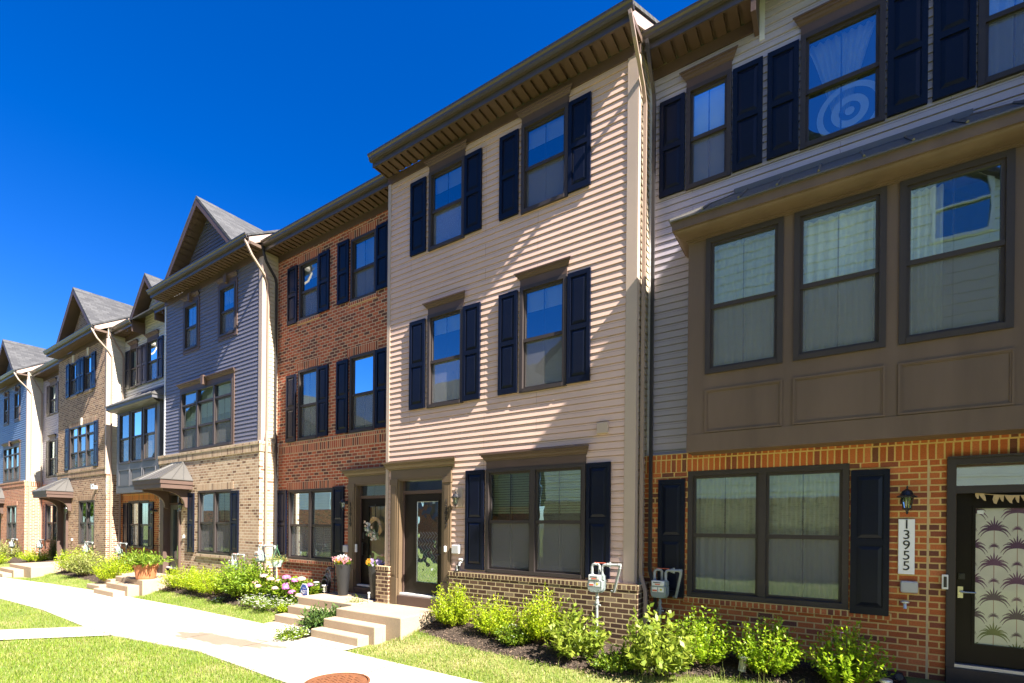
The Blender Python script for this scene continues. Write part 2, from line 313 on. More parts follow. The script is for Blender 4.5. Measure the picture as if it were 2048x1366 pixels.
def window(root, x0, x1, z0, z1, Y, units=1, blind=.1, transom=0, curtain=None, fmat=None, fw=.065, muntin=True, screen=True, widths=None, out=.045, interior=True):
    fmat = fmat or TRIMD; f = MB()
    f.box(x0, x0 + fw, Y - out, Y + .07, z0, z1); f.box(x1 - fw, x1, Y - out, Y + .07, z0, z1)
    f.box(x0 + fw, x1 - fw, Y - out, Y + .07, z1 - fw, z1); f.box(x0 + fw, x1 - fw, Y - out - .012, Y + .07, z0, z0 + fw)
    mw = .10; W = (x1 - x0 - 2 * fw - mw * (units - 1)) / units; pu, pl, sc, mt, bl, cu = MB(), MB(), MB(), MB(), MB(), MB()
    zt = z1 - fw; zb = z0 + fw
    for i in range(units):
        a = x0 + fw + i * (W + mw); b = a + W
        if i: f.box(a - mw, a, Y - out + .006, Y + .07, zb, zt)
        top = zt
        if transom:
            zc = zt - transom; f.box(a, b, Y - .03, Y + .06, zc - .05, zc); pu.face([(a, Y + .02, zc), (b, Y + .02, zc), (b, Y + .02, zt), (a, Y + .02, zt)]); top = zc - .05
        mid = zb + (top - zb) * .49; st = .038
        f.box(a, b, Y - .016, Y + .055, mid - .03, mid + .03)
        for (p, q, yo) in ((mid + .03, top, .0), (zb, mid - .03, .014)):
            f.box(a, a + st, Y + yo - .004, Y + .055, p, q); f.box(b - st, b, Y + yo - .004, Y + .055, p, q)
        f.box(a + st, b - st, Y - .004, Y + .055, top - st, top); f.box(a + st, b - st, Y + .01, Y + .055, zb, zb + st)
        a2, b2 = a + st, b - st
        pu.face([(a2, Y + .022, mid + .03), (b2, Y + .022, mid + .03), (b2, Y + .022, top - st), (a2, Y + .022, top - st)])
        pl.face([(a2, Y + .04, zb + st), (b2, Y + .04, zb + st), (b2, Y + .04, mid - .03), (a2, Y + .04, mid - .03)])
        if screen: sc.face([(a2, Y + .018, zb + st), (b2, Y + .018, zb + st), (b2, Y + .018, mid - .03), (a2, Y + .018, mid - .03)])
        if muntin: c = (a + b) / 2; mt.box(c - .009, c + .009, Y + .026, Y + .034, mid + .03, top - st); mt.box(c - .009, c + .009, Y + .044, Y + .052, zb + st, mid - .03)
        if blind:
            n = max(2, int((zt - zb) * blind / .045)); bl.box(a, b, Y + .085, Y + .12, zt - .05, zt)
            for k in range(n):
                z = zt - .055 - k * .045; bl.face([(a + .005, Y + .085, z), (b - .005, Y + .085, z), (b - .005, Y + .112, z - .034), (a + .005, Y + .112, z - .034)])
        if curtain == 'full': curtain_mesh(cu, a, b, zb, zt, Y + .2, .03, max(4, int(W * 9)))
        elif curtain == 'left': curtain_mesh(cu, a, a + W * .42, zb, zt, Y + .18, .03, 5)
        elif curtain == 'sides': curtain_mesh(cu, a, a + W * .3, zb, zt, Y + .18, .03, 4); curtain_mesh(cu, b - W * .3, b, zb, zt, Y + .18, .03, 4)
        elif curtain == 'tied': curtain_mesh(cu, a, b, mid - .35, zt, Y + .16, .03, 9, ((a + b) / 2, .22))
    fo = f.build('window', fmat, root)
    pane = MB(); pane.v = pu.v + pl.v; pane.f = pu.f + [tuple(i + len(pu.v) for i in q) for q in pl.f]; pane.m = [0] * len(pane.f); pane.build('pane', GLASS, fo)
    if screen: sc.build('screen', SCREEN, fo)
    if muntin: mt.build('muntin', TRIMD, fo)
    if blind: bl.build('blind', BLIND, fo)
    if cu.f: cu.build('curtain', SHEER, fo, smooth=True)
    if interior:
        r = MB(); e = .25; ya, yb = Y + .075, Y + 1.3
        for q in (((x0 - e, yb, z0 - e), (x1 + e, yb, z0 - e), (x1 + e, yb, z1 + e), (x0 - e, yb, z1 + e)), ((x0 - e, ya, z0 - e), (x0 - e, yb, z0 - e), (x0 - e, yb, z1 + e), (x0 - e, ya, z1 + e)),
                  ((x1 + e, ya, z0 - e), (x1 + e, yb, z0 - e), (x1 + e, yb, z1 + e), (x1 + e, ya, z1 + e)), ((x0 - e, ya, z1 + e), (x1 + e, ya, z1 + e), (x1 + e, yb, z1 + e), (x0 - e, yb, z1 + e)),
                  ((x0 - e, ya, z0 - e), (x1 + e, ya, z0 - e), (x1 + e, yb, z0 - e), (x0 - e, yb, z0 - e)), ((x0 - e, ya, z0 - e), (x0, ya, z0 - e), (x0, ya, z1 + e), (x0 - e, ya, z1 + e)),
                  ((x1, ya, z0 - e), (x1 + e, ya, z0 - e), (x1 + e, ya, z1 + e), (x1, ya, z1 + e)), ((x0, ya, z1), (x1, ya, z1), (x1, ya, z1 + e), (x0, ya, z1 + e)), ((x0, ya, z0 - e), (x1, ya, z0 - e), (x1, ya, z0), (x0, ya, z0))): r.face(q)
        r.build('room', ROOM, fo)
    return fo
def op(x0, x1, z0, z1): return (x0 + .012, x1 - .012, z0 + .012, z1 - .012)
def shutter(root, x0, x1, z0, z1, Y):
    m = MB(); y1 = Y; s = .062
    m.box(x0, x1, Y - .022, Y - .001, z0, z1); zm = (z0 + z1) / 2
    m.box(x0, x0 + s, Y - .042, Y - .022, z0, z1); m.box(x1 - s, x1, Y - .042, Y - .022, z0, z1)
    for a, b in ((z0, z0 + .10), (zm - .04, zm + .04), (z1 - .075, z1)): m.box(x0 + s, x1 - s, Y - .0415, Y - .022, a, b)
    for a, b in ((z0 + .10, zm - .04), (zm + .04, z1 - .075)):
        p, q = x0 + s + .012, x1 - s - .012; c, d = a + .014, b - .014; e = .045
        o = [(p, Y - .0225, c), (q, Y - .0225, c), (q, Y - .0225, d), (p, Y - .0225, d)]; i = [(p + e, Y - .038, c + e), (q - e, Y - .038, c + e), (q - e, Y - .038, d - e), (p + e, Y - .038, d - e)]
        m.face(i)
        for k in range(4): j = (k + 1) % 4; m.face([o[k], o[j], i[j], i[k]])
    return m.build('shutter', SHUT, root)
CROWN = [(0, 0), (.02, 0), (.028, .025), (.055, .04), (.07, .075), (.095, .085), (.10, .115), (.125, .12), (.125, .145), (0, .155)]
def head(root, x0, x1, z, Y, board=.13, name='window_head', mat=None, key=None, scale=1.0, flare=.10):
    m = MB()
    if board: m.box(x0, x1, Y - .03, Y - .001, z, z + board)
    n = len(CROWN); zz = z + board; prof = [(o * scale, h * scale) for o, h in CROWN]
    A = [(x0 - flare * (o / (.125 * scale)), Y - .001 - o, zz + h) for o, h in prof]; B = [(x1 + flare * (o / (.125 * scale)), Y - .001 - o, zz + h) for o, h in prof]
    m.face(A); m.face(B[::-1])
    for k in range(n): j = (k + 1) % n; m.face([A[k], B[k], B[j], A[j]])
    o = m.build(name, mat or TRIM, root)
    if key:
        k = MB(); c = key; k.prism([(c - .055, zz - .10), (c + .055, zz - .10), (c + .085, zz + .19 * scale), (c - .085, zz + .19 * scale)], Y - .155 * scale, Y - .002, 'y'); k.build('keystone', mat or TRIM, o)
    return o
def soffit_gutter(root, x0, x1, Y, zs=7.6, over=.42, frieze=True, soffit=True, zg=None):
    if frieze: f = MB(); f.box(x0 + .02, x1 - .02, Y - .028, Y - .001, zs - .17, zs - .001); f.build('frieze_board', TRIM, root)
    if soffit:
        s = MB(); s.box(x0, x1, Y - over, Y, zs + .05, zs + .06); n = int((x1 - x0) / .18); st = (x1 - x0) / n
        for k in range(n): s.box(x0 + k * st + .055, x0 + (k + 1) * st, Y - over + .01, Y - .03, zs, zs + .048)
        s.box(x0, x1, Y - over - .001, Y - over + .035, zs - .012, zs + .028)
        for e in (x0, x1 - .02): s.box(e + .0005, e + .0195, Y - over + .036, Y - .001, zs - .0125, zs + .07)   # end caps
        s.build('soffit', SOFF, root)
    g = MB(); a = Y - over - .025; g.box(x0, x1, a + .002, Y - over - .002, zs - .03, zs + .2)
    prof = [(a, zs + .19), (a, zs + .075), (a - .055, zs + .075), (a - .078, zs + .11), (a - .085, zs + .145), (a - .112, zs + .165), (a - .12, zs + .2), (a - .11, zs + .205), (a - .10, zs + .175), (a - .07, zs + .15), (a - .05, zs + .09), (a - .01, zs + .09)]
    g.prism(prof, x0 - .03, x1 + .03, 'x'); g.build('gutter', GUT, root)
def main_roof(root, x0, x1, Y, zs=7.6, over=.42, depth=10, pitch=.62, rake_r=True, rake_l=False):
    ye, ze = Y - over - .06, zs + .21; yr = Y + depth / 2; zr = ze + (yr - ye) * pitch; yb = Y + depth + over; t = .06
    m = MB(); m.prism([(ye, ze), (yr, zr), (yb, ze), (yb, ze - t), (yr, zr - t), (ye, ze - t)], x0, x1, 'x'); o = m.build('roof', ROOFX, root)
    if rake_r or rake_l:
        k = MB(); w = .2
        for x, on in ((x1 - .03, rake_r), (x0 + .005, rake_l)):
            if on: k.prism([(ye + .03, ze - t - .004), (yr, zr - t - .004), (yb, ze - t - .004), (yb, ze - t - w), (yr, zr - t - w), (ye + .03, ze - t - w)], x - .03, x, 'x')
        k.build('rake_board', TAUPE, o)
    return o
def cross_gable(root, cx, half, Y, zbase, slope, mat, wallmat, brickwall=False, over=.4, depth=4.2, wall_half=None, wz0=None):
    """a gable facing the street: two roof planes, rake boards, soffits and the wall in the gable"""
    ya, yb = Y - over, Y + depth; za = zbase + half * slope; t = .07; nrm = math.hypot(1, slope)
    r = MB()
    for s in (-1, 1):
        r.prism([(cx, za), (cx + s * half, zbase), (cx + s * (half - .02), zbase - t), (cx, za - t * 1.25)], ya, yb, 'y')
    o = r.build('gable_roof', ROOFY, root)
    k = MB(); w = .17; d = t * 1.25
    for s in (-1, 1): k.prism([(cx, za - d - .003), (cx + s * half * .985, zbase - t - .003 + .01), (cx + s * half * .985, zbase - t - w), (cx, za - d - w * 1.2)], ya + .005, ya + .032, 'y')
    k.build('rake_board', TRIM, o)
    sf = MB(); hw = half - .08
    for s in (-1, 1):
        n = 14
        for i in range(n):
            p = i / n; q = (i + .84) / n
            A = (cx + s * hw * p, za - d - w * .9 - hw * p * slope * .985); B = (cx + s * hw * q, za - d - w * .9 - hw * q * slope * .985)
            sf.face([(A[0], ya + .034, A[1]), (B[0], ya + .034, B[1]), (B[0], Y - .001, B[1]), (A[0], Y - .001, A[1])])
        A = (cx, za - d - w * .72); B = (cx + s * hw, za - d - w * .72 - hw * slope * .985); sf.face([(A[0], ya + .034, A[1]), (B[0], ya + .034, B[1]), (B[0], Y + .1, B[1]), (A[0], Y + .1, A[1])])
    sf.build('gable_soffit', SOFF, o)
    wh = (half - .12) if wall_half is None else wall_half; z0 = zbase if wz0 is None else wz0; wt = za - d - .06
    g = MB(); fl = lambda z: cx - min(wh, max(0, (wt - z) / slope)); fr = lambda z: cx + min(wh, max(0, (wt - z) / slope))
    if brickwall:
        zk = wt - wh * slope; g.prism([(cx - wh, min(z0, zk)), (cx + wh, min(z0, zk)), (cx + wh, zk), (cx, wt), (cx - wh, zk)] if z0 < zk else [(cx - wh, zk), (cx + wh, zk), (cx, wt)], Y - .0005, Y + .05, 'y')
    else: siding(g, 0, 0, z0, wt, 'front', Y, (), fl, fr)
    g.build('gable_wall', wallmat, root)
    return o
def downspout(root, path, mat, r=.05): m = MB(); m.tube(path, r * .72, 4, twist=R(45)); return m.build('downspout', mat, root)
def lantern(root, x, z, Y, s=1.0):
    m = MB(); y = Y - .15 * s
    m.tube([(x, Y - .001, z + .05 * s), (x, Y - .025 * s, z + .05 * s)], .055 * s, 14)
    m.tube([(x, Y - .02 * s, z + .05 * s), (x, Y - .08 * s, z + .09 * s), (x, y, z + .15 * s), (x, y, z + .12 * s)], .014 * s, 8)
    m.lathe([(.003, z + .20 * s), (.014 * s, z + .175 * s), (.006 * s, z + .16 * s), (.05 * s, z + .13 * s), (.075 * s, z + .075 * s), (.11 * s, z + .06 * s), (.11 * s, z + .045 * s), (.07 * s, z + .04 * s)], x, y, 10)
    for k in range(6):
        a = 2 * math.pi * (k + .5) / 6; m.tube([(x + .072 * s * math.cos(a), y + .072 * s * math.sin(a), z + .045 * s), (x + .042 * s * math.cos(a), y + .042 * s * math.sin(a), z - .10 * s)], .006 * s, 5)
    m.lathe([(.05 * s, z - .095 * s), (.05 * s, z - .11 * s), (.02 * s, z - .13 * s), (.012 * s, z - .15 * s), (.016 * s, z - .16 * s), (.002, z - .185 * s)], x, y, 10)
    o = m.build('wall_lantern', BLACK, root, smooth=False)
    g = MB(); g.lathe([(.066 * s, z + .04 * s), (.040 * s, z - .095 * s)], x, y, 6); g.build('lantern_glass', GLASSC, o)
    b = MB(); b.lathe([(.012 * s, z - .09 * s), (.014 * s, z - .02 * s), (.004 * s, z + .02 * s)], x, y, 8); b.build('bulb', WHITE, o)
    return o
def lintel(root, x0, x1, z0, z1, Y, mat, name='brick_lintel', out=.006): m = MB(); m.box(x0, x1, Y - out, Y + .02, z0, z1); return m.build(name, mat, root)
def canopy(root, x0, x1, Yw, Yf, z0, z1, ridge_z):
    m = MB(); m.box(x0, x1, Yf, Yw, z0, z1, 0); m.box(x0 - .025, x1 + .025, Yf - .025, Yw, z0 + .14, z1 + .012, 0)
    cx = (x0 + x1) / 2; e = .05; zt = z1 + .012; a, b, c, d = (x0 - e, Yf - e, zt), (x1 + e, Yf - e, zt), (x1 + e, Yw, zt), (x0 - e, Yw, zt); rl = cx - .42; rr = cx + .42
    p, q = (rl, Yw - .06, ridge_z), (rr, Yw - .06, ridge_z)
    o = m.build('canopy', TRIM, root); k = MB(); k.face([a, b, q, p]); k.face([b, c, (rr, Yw, ridge_z), q]); k.face([a, p, (rl, Yw, ridge_z), d]); k.face([p, q, (rr, Yw, ridge_z), (rl, Yw, ridge_z)]); k.box(x0 - e, x1 + e, Yf - e, Yw, zt - .022, zt)
    for i in range(5):                       # standing seams
        t = i / 4; s = Vector(a).lerp(Vector(b), .06 + .88 * t); f = Vector(p).lerp(Vector(q), t); k.tube([s + Vector((0, 0, .012)), f + Vector((0, 0, .012))], .012, 4)
    for (s, f) in ((b, q), (a, p)): k.tube([Vector(s) + Vector((0, 0, .008)), Vector(f) + Vector((0, 0, .008))], .014, 4)
    for t in (.35, .7): s = Vector(b).lerp(Vector(c), t); k.tube([s + Vector((0, 0, .01)), Vector(q).lerp(Vector((rr, Yw, ridge_z)), t) + Vector((.01, 0, .0))], .01, 4)
    k.box(rl, rr, Yw - .07, Yw, ridge_z - .02, ridge_z + .05)
    k.build('canopy_roof', STEEL, o)
    for x in (x0 + .28, x1 - .28):           # curved brackets
        g = MB(); D = Yw - Yf - .15; pr = [(Yw - .002, z0), (Yw - D, z0), (Yw - D, z0 - .07)]
        for i in range(9): t = i / 8 * math.pi / 2; pr.append((Yw - .12 - (D - .12) * (1 - math.sin(t)), z0 - .07 - .42 * (1 - math.cos(t))))
        pr += [(Yw - .12, z0 - .55), (Yw - .002, z0 - .6)]; g.prism(pr, x - .05, x + .05, 'x'); g.build('bracket', TRIM, o)
    return o
# ---------------------------------------------------------------- the row of townhouses (right to left)
RED = [(.41, .11, .032), (.46, .135, .042), (.36, .095, .030), (.43, .115, .034), (.15, .055, .034), (.40, .105, .032), (.48, .15, .055), (.24, .07, .036)]
REDK = [(.39, .092, .043), (.44, .115, .054), (.34, .078, .038), (.17, .055, .037), (.38, .092, .047), (.28, .07, .039), (.41, .125, .066), (.13, .048, .036)]
TAN = [(.38, .25, .165), (.43, .295, .20), (.30, .185, .12), (.41, .28, .19), (.34, .225, .15), (.17, .095, .062), (.45, .33, .235), (.38, .255, .17)]
TANB = [(.28, .16, .10), (.33, .20, .125), (.23, .128, .08), (.14, .075, .05), (.30, .18, .115), (.25, .143, .09), (.35, .23, .15), (.18, .10, .066)]
BRN = [(.085, .046, .030), (.10, .055, .036), (.07, .038, .027), (.11, .064, .042), (.062, .034, .026), (.09, .05, .032), (.20, .14, .095), (.08, .043, .03)]
ORG = [(.40, .15, .08), (.45, .18, .10), (.35, .12, .065), (.30, .11, .07), (.42, .17, .09)]
MOR = (.56, .38, .15)
BR = dict(R=brickmat('red_brick', RED, MOR), K=brickmat('rust_brick', REDK, (.52, .37, .25), uoff=.05), G=brickmat('cream_brick', TAN, (.56, .48, .36)),
          Tn=brickmat('tan_brick', TANB, (.50, .42, .31)), B=brickmat('dark_brown_brick', BRN, (.46, .36, .21), voff=-.03), U=brickmat('orange_brick', ORG, (.55, .43, .33)))
PAL = dict(R=(RED, MOR), K=(REDK, (.52, .37, .25)), G=(TAN, (.56, .48, .36)), Tn=(TANB, (.50, .42, .31)), B=(BRN, (.46, .36, .21)), U=(ORG, (.55, .43, .33)))
_sc = {}
def soldier(k, z0, z1, bw=.0813):
    key = (k, round(z0, 3), round(z1, 3), bw)
    if key not in _sc: _sc[key] = brickmat('soldier_brick', PAL[k][0], PAL[k][1], bw=bw, rh=z1 - z0, ms=.010, offset=0, voff=-(z0 + H) + 10 * (z1 - z0), uoff=.02, bstr=.6)
    return _sc[key]
def band(root, k, x0, x1, z0, z1, Y, out=.006, bw=.0813, xr=None, name='soldier_course', back=.05):
    m = MB(); m.box(x0, x1, Y - out, Y + back, z0, z1)
    if xr: m.box(x1 - .02, x1 + out, Y - out + .001, xr, z0, z1)
    return m.build(name, soldier(k, z0, z1, bw), root)
def rightwall(root, mat, X, Y0, Y1, z0, ztop, pitch=.62, name='side_wall', deep=6.0):
    """siding on a wall that faces up the street, running up under the rake"""
    m = MB(); siding(m, Y0, Y1, z0, ztop, 'right', X)
    ye = Y0 - .42; f0 = lambda z: max(Y0, ye + (z - (ztop + .05)) / pitch); siding(m, 0, 0, ztop, ztop + 3.0, 'right', X, (), f0, lambda z: Y0 + deep); siding(m, Y1, Y0 + deep, 7.0, ztop, 'right', X)
    return m.build(name, mat, root)
def corner(root, x0, x1, Y, z0, z1, mat=None, out=.022, side=0):
    m = MB(); m.box(x0, x1, Y - out, Y + .02, z0, z1)
    if side: m.box(x1 - .02, x1 + out, Y - out + .001, Y + side, z0, z1)
    return m.build('corner_board', mat or CORN, root)
BOX = lambda root, name, mat, *b, bevel=0: (lambda m: (m.box(*b), m.build(name, mat, root, bevel=bevel))[1])(MB())

# ---- the beige house in the middle
B = thing('townhouse', (-5.4, 7.5, .3), 'beige vinyl sided townhouse without gable in the middle, low dark brown brick base', 'house', 'row of townhouses')
Y = 7.5
SIDB = sidingmat('beige_siding', (.575, .405, .335))
wB = [(-6.98, -6.05, 5.62, 7.22), (-4.74, -3.80, 5.62, 7.22), (-6.98, -6.05, 2.40, 4.30), (-4.74, -3.80, 2.40, 4.30), (-5.46, -3.42, -.87, 1.06)]
dB = (-7.80, -6.50, -1.75, 1.12)
m = MB(); siding(m, -8.19, -2.6, -.90, 7.6, 'front', Y, [op(*v) for v in wB] + [dB]); m.build('siding_wall', SIDB, B)
rightwall(B, CREAM, -2.6, 7.5, 8.12, -.90, 7.6)
corner(B, -8.19, -8.10, Y, -.9, 7.45); corner(B, -2.76, -2.6, Y, -.9, 7.45, side=.10)
for i, v in enumerate(wB):
    two = i == 4
    window(B, *v, Y, units=2 if two else 1, blind=[.2, .2, .17, .2, .42][i], curtain=None)
for v, z in zip(wB[:4], (7.22, 7.22, 4.30, 4.30)): head(B, v[0], v[1], z, Y, .13, scale=.8)
head(B, -5.46, -3.42, 1.06, Y, .14, scale=1.0)
for a, b, c, d in ((-7.49, -7.06, 5.66, 7.19), (-6.04, -5.63, 5.66, 7.19), (-5.21, -4.80, 5.66, 7.19), (-3.79, -3.38, 5.66, 7.19), (-7.48, -7.05, 2.42, 4.26), (-6.04, -5.63, 2.42, 4.26), (-5.20, -4.79, 2.42, 4.27), (-3.78, -3.36, 2.42, 4.28), (-5.94, -5.50, -.84, 1.06), (-3.40, -2.98, -.84, 1.05)): shutter(B, a, b, c, d, Y - .014)
soffit_gutter(B, -8.22, -2.54, Y); main_roof(B, -8.25, -2.52, Y)
m = MB(); flatwall(m, -6.29, -2.5, -2.3, -.985, 'front', 7.4); flatwall(m, 7.4, 8.1, -2.3, -.985, 'right', -2.5); flatwall(m, -8.36, -7.98, -2.3, -.985, 'front', 7.38); flatwall(m, 7.38, 8.04, -2.3, -.985, 'left', -8.36); flatwall(m, 7.38, 7.6, -2.3, -.985, 'right', -7.98); m.build('brick_base', BR['B'], B)
band(B, 'B', -6.31, -2.5, -.985, -.90, 7.4, .008, .0765, xr=8.08, name='rowlock_course', back=.1); band(B, 'B', -8.37, -7.97, -.985, -.90, 7.38, .008, .0765, name='rowlock_course', back=.1)
BOX(B, 'ledge_flashing', TRIM, -6.29, -2.52, 7.405, 7.5, -.899, -.885)
BOX(B, 'dryer_vent', CORN, -3.22, -3.03, 7.44, 7.5, 1.52, 1.70, bevel=.008)
downspout(B, [(-2.56, 7.0, 7.66), (-2.55, 7.0, 7.60), (-2.53, 7.12, 7.35), (-2.535, 7.55, 6.95), (-2.535, 7.66, 6.75), (-2.535, 7.66, -.75), (-2.44, 7.60, -1.0), (-2.42, 7.56, -1.2), (-2.42, 7.56, -1.95)], DST)
def door_surround(root, xl, xr, Yw, z0, z1, zh, pw=.2, recess=.16, numbers=None, mat=None):
    mat = mat or DTRIM; m = MB()
    for a, b in ((xl, xl + pw), (xr - pw, xr)):
        m.box(a, b, Yw - .05, Yw + .0, z0 + .55, z1 - .12); m.box(a - .02, b + .02, Yw - .075, Yw, z0, z0 + .55); m.box(a - .015, b + .015, Yw - .065, Yw, z1 - .12, z1)
        m.box(a + .045, b - .045, Yw - .058, Yw - .05, z0 + .62, z1 - .18)
    m.box(xl, xr, Yw - .045, Yw, z1 + .0005, zh)
    m.box(xl + pw, xl + pw + .045, Yw - .03, Yw + recess, z0, z1); m.box(xr - pw - .045, xr - pw, Yw - .03, Yw + recess, z0, z1); m.box(xl + pw + .045, xr - pw - .045, Yw - .03, Yw + recess, z1 - .04, z1 - .0005)
    o = m.build('door_surround', mat, root); head(root, xl - .06, xr + .06, zh, Yw, 0, 'door_crown', mat, scale=1.25, flare=.12); return o
def front_door(root, xl, xr, yd, z0, zs, zt, glass, slabmat, gmat=None, sill=WHITE, backing=True):
    """frame, transom, slab with a glass light, sill; xl..xr clear opening"""
    f = MB(); f.box(xl, xl + .05, yd - .05, yd + .03, z0, zt); f.box(xr - .05, xr, yd - .05, yd + .03, z0, zt); f.box(xl + .05, xr - .05, yd - .05, yd + .03, zt - .05, zt); f.box(xl + .05, xr - .05, yd - .052, yd + .03, zs, zs + .07)
    fo = f.build('door_frame', TRIM, root)
    t = MB(); t.face([(xl + .05, yd, zs + .07), (xr - .05, yd, zs + .07), (xr - .05, yd, zt - .05), (xl + .05, yd, zt - .05)]); t.build('transom_glass', GLASS, fo)
    a, b = xl + .055, xr - .055; g0, g1, h0, h1 = glass; d = MB()
    for q in ((a, g0, z0 + .03, zs - .005), (g1, b, z0 + .03, zs - .005)): d.box(q[0], q[1], yd - .025, yd + .02, q[2], q[3])
    d.box(g0, g1, yd - .025, yd + .02, z0 + .03, h0); d.box(g0, g1, yd - .025, yd + .02, h1, zs - .005)
    for q in ((g0 - .03, g0, h0 - .03, h1 + .03), (g1, g1 + .03, h0 - .03, h1 + .03), (g0, g1, h0 - .03, h0), (g0, g1, h1, h1 + .03)): d.box(q[0], q[1], yd - .035, yd - .0255, q[2], q[3])
    do = d.build('door', slabmat, root); p = MB(); p.face([(g0, yd - .008, h0), (g1, yd - .008, h0), (g1, yd - .008, h1), (g0, yd - .008, h1)]); p.build('door_glass', gmat or GLASS, do)
    BOX(root, 'door_sill', sill, xl, xr, yd - .12, yd + .02, z0 - .012, z0 + .028)
    if backing: r = MB(); r.box(xl - .1, xr + .1, yd + .5, yd + .52, z0, zt + .1); r.box(xl - .1, xl - .08, yd + .03, yd + .5, z0, zt + .1); r.box(xr + .08, xr + .1, yd + .03, yd + .5, z0, zt + .1); r.build('hallway', ROOM, root)
    return do
DTRIM = plain('olive_brown_door_trim', (.118, .081, .048), .45, .08, 2)
DOORM = plain('brown_door_paint', (.016, .012, .010), .35, .06, 3, spec=.2); DOORD = plain('espresso_door_paint', (.011, .008, .0065), .35, .06, 3, spec=.15); DOORG = plain('grey_green_door_paint', (.10, .105, .09), .35, .06, 3)
LEAD = plain('came_strips', (.55, .56, .55), .3, .05, 4, metal=.4)
door_surround(B, -8.0, -6.31, Y, -1.69, .98, 1.16)
do = front_door(B, -7.76, -6.53, 7.62, -1.48, .66, 1.06, (-7.36, -6.76, -1.20, .50), DOORM, gmat=glassmat('door_glass', .5, (.75, .85, .8), .03))
m = MB()
for i in range(7):                            # leaded zigzag lines in the glass
    x = -7.35 + .58 * (i + .5) / 7
    m.tube([(x + (.041 if k % 2 else -.041), 7.604, -1.19 + k * .075) for k in range(15)], .003, 3)
m.tube([(-7.35, 7.604, .49), (-6.77, 7.604, .49), (-6.77, 7.604, -1.19), (-7.35, 7.604, -1.19), (-7.35, 7.604, .49)], .008, 4); m.build('leaded_tracery', LEAD, do)
m = MB(); m.box(-6.70, -6.63, 7.575, 7.597, -.62, -.44); m.tube([(-6.665, 7.57, -.6), (-6.665, 7.53, -.6), (-6.77, 7.53, -.6)], .012, 6); m.build('door_handle', BLACK, do)
BOX(B, 'threshold_board', TRIM, -7.76, -6.53, 7.44, 7.60, -1.72, -1.5)
text('house_number', '1\n3\n9\n5\n7', .155, T(-6.41, 7.43, .42) @ FRONT, BLACK, B, .006, .78)
lantern(B, -6.12, .50, 7.5, .85); BOX(B, 'lantern_block', CORN, -6.22, -6.03, 7.478, 7.5, .36, .74, bevel=.01)
BOX(B, 'doorbell', WHITE, -6.445, -6.40, 7.41, 7.445, -.53, -.41, bevel=.01)
BOX(B, 'outlet_cover', plain('grey_plastic', (.42, .42, .42), .35, .05, 5), -6.26, -6.07, 7.42, 7.5, -.56, -.38, bevel=.02)
m = MB(); m.tube([(-6.02, 7.5, -.70), (-6.02, 7.40, -.72), (-6.02, 7.38, -.78)], .02, 8); m.tube([(-6.06, 7.43, -.66), (-5.98, 7.43, -.66)], .022, 8); m.build('hose_tap', LEAD, B)

# ---- the rust brick house left of it
K = thing('townhouse', (-10.8, 8.05, .3), 'rust red brick townhouse with eight navy shutters upstairs and two tall planters at its door', 'house', 'row of townhouses')
Y = 8.05
wK = [(-12.29, -11.42, 5.55, 7.12), (-10.14, -9.21, 5.55, 7.12), (-12.29, -11.42, 2.28, 4.20), (-10.14, -9.21, 2.28, 4.20), (-12.70, -10.74, -.97, .94)]
dK = (-9.88, -8.42, -1.8, 1.12)
m = MB(); flatwall(m, -13.3, -8.15, -2.3, 7.6, 'front', Y, [op(*v) for v in wK] + [dK]); m.build('brick_wall', BR['K'], K)
for i, v in enumerate(wK): window(K, *v, Y + .03, units=2 if i == 4 else 1, blind=[.25, .45, .95, .95, .95][i])
for v in wK:
    lintel(K, v[0] - .10, v[1] + .10, v[3], v[3] + .215, Y, soldier('K', v[3], v[3] + .215))
    if v[2] > 5 or v[2] < 0: lintel(K, v[0] - .06, v[1] + .06, v[2] - .09, v[2], Y, soldier('K', v[2] - .09, v[2], .0765), 'brick_sill', .03)
band(K, 'K', -13.3, -8.15, 1.96, 2.17, Y, .008); band(K, 'K', -13.3, -8.15, 2.17, 2.26, Y, .016, .0765, name='rowlock_course')
for a, b, c, d in ((-12.78, -12.34, 5.53, 7.11), (-11.39, -10.95, 5.57, 7.12), (-10.61, -10.18, 5.59, 7.15), (-9.17, -8.73, 5.6, 7.14), (-12.80, -12.36, 2.27, 4.12), (-11.38, -10.96, 2.3, 4.14), (-10.61, -10.17, 2.3, 4.14), (-9.15, -8.72, 2.3, 4.17), (-13.2, -12.75, -.95, .94), (-10.71, -10.28, -.82, .96)): shutter(K, a, b, c, d, Y - .012)
soffit_gutter(K, -13.27, -8.18, Y); main_roof(K, -13.3, -8.2, Y, rake_r=False)
door_surround(K, -10.10, -8.25, Y, -1.66, 1.0, 1.17, pw=.23)
do = front_door(K, -9.84, -8.46, 8.19, -1.5, .64, 1.08, (-9.52, -8.78, -1.22, .45), DOORD, gmat=glassmat('curtained_door_glass', .22, (.8, .8, .75), .01))
BOX(K, 'door_curtain', SHEER, -9.50, -8.80, 8.24, 8.25, -1.2, .44)
m = MB(); m.tube([(-9.70, 8.165, -.45), (-9.70, 8.12, -.45), (-9.70, 8.12, -.75), (-9.70, 8.165, -.75)], .012, 6); m.box(-9.735, -9.665, 8.15, 8.166, -.35, -.2); m.build('door_handle', BLACK, do)
BOX(K, 'threshold_board', TRIM, -9.84, -8.46, 7.98, 8.14, -1.72, -1.53)
text('house_number', '1\n3\n9\n5\n9', .155, T(-9.985, 7.98, .44) @ FRONT, BLACK, K, .006, .80)
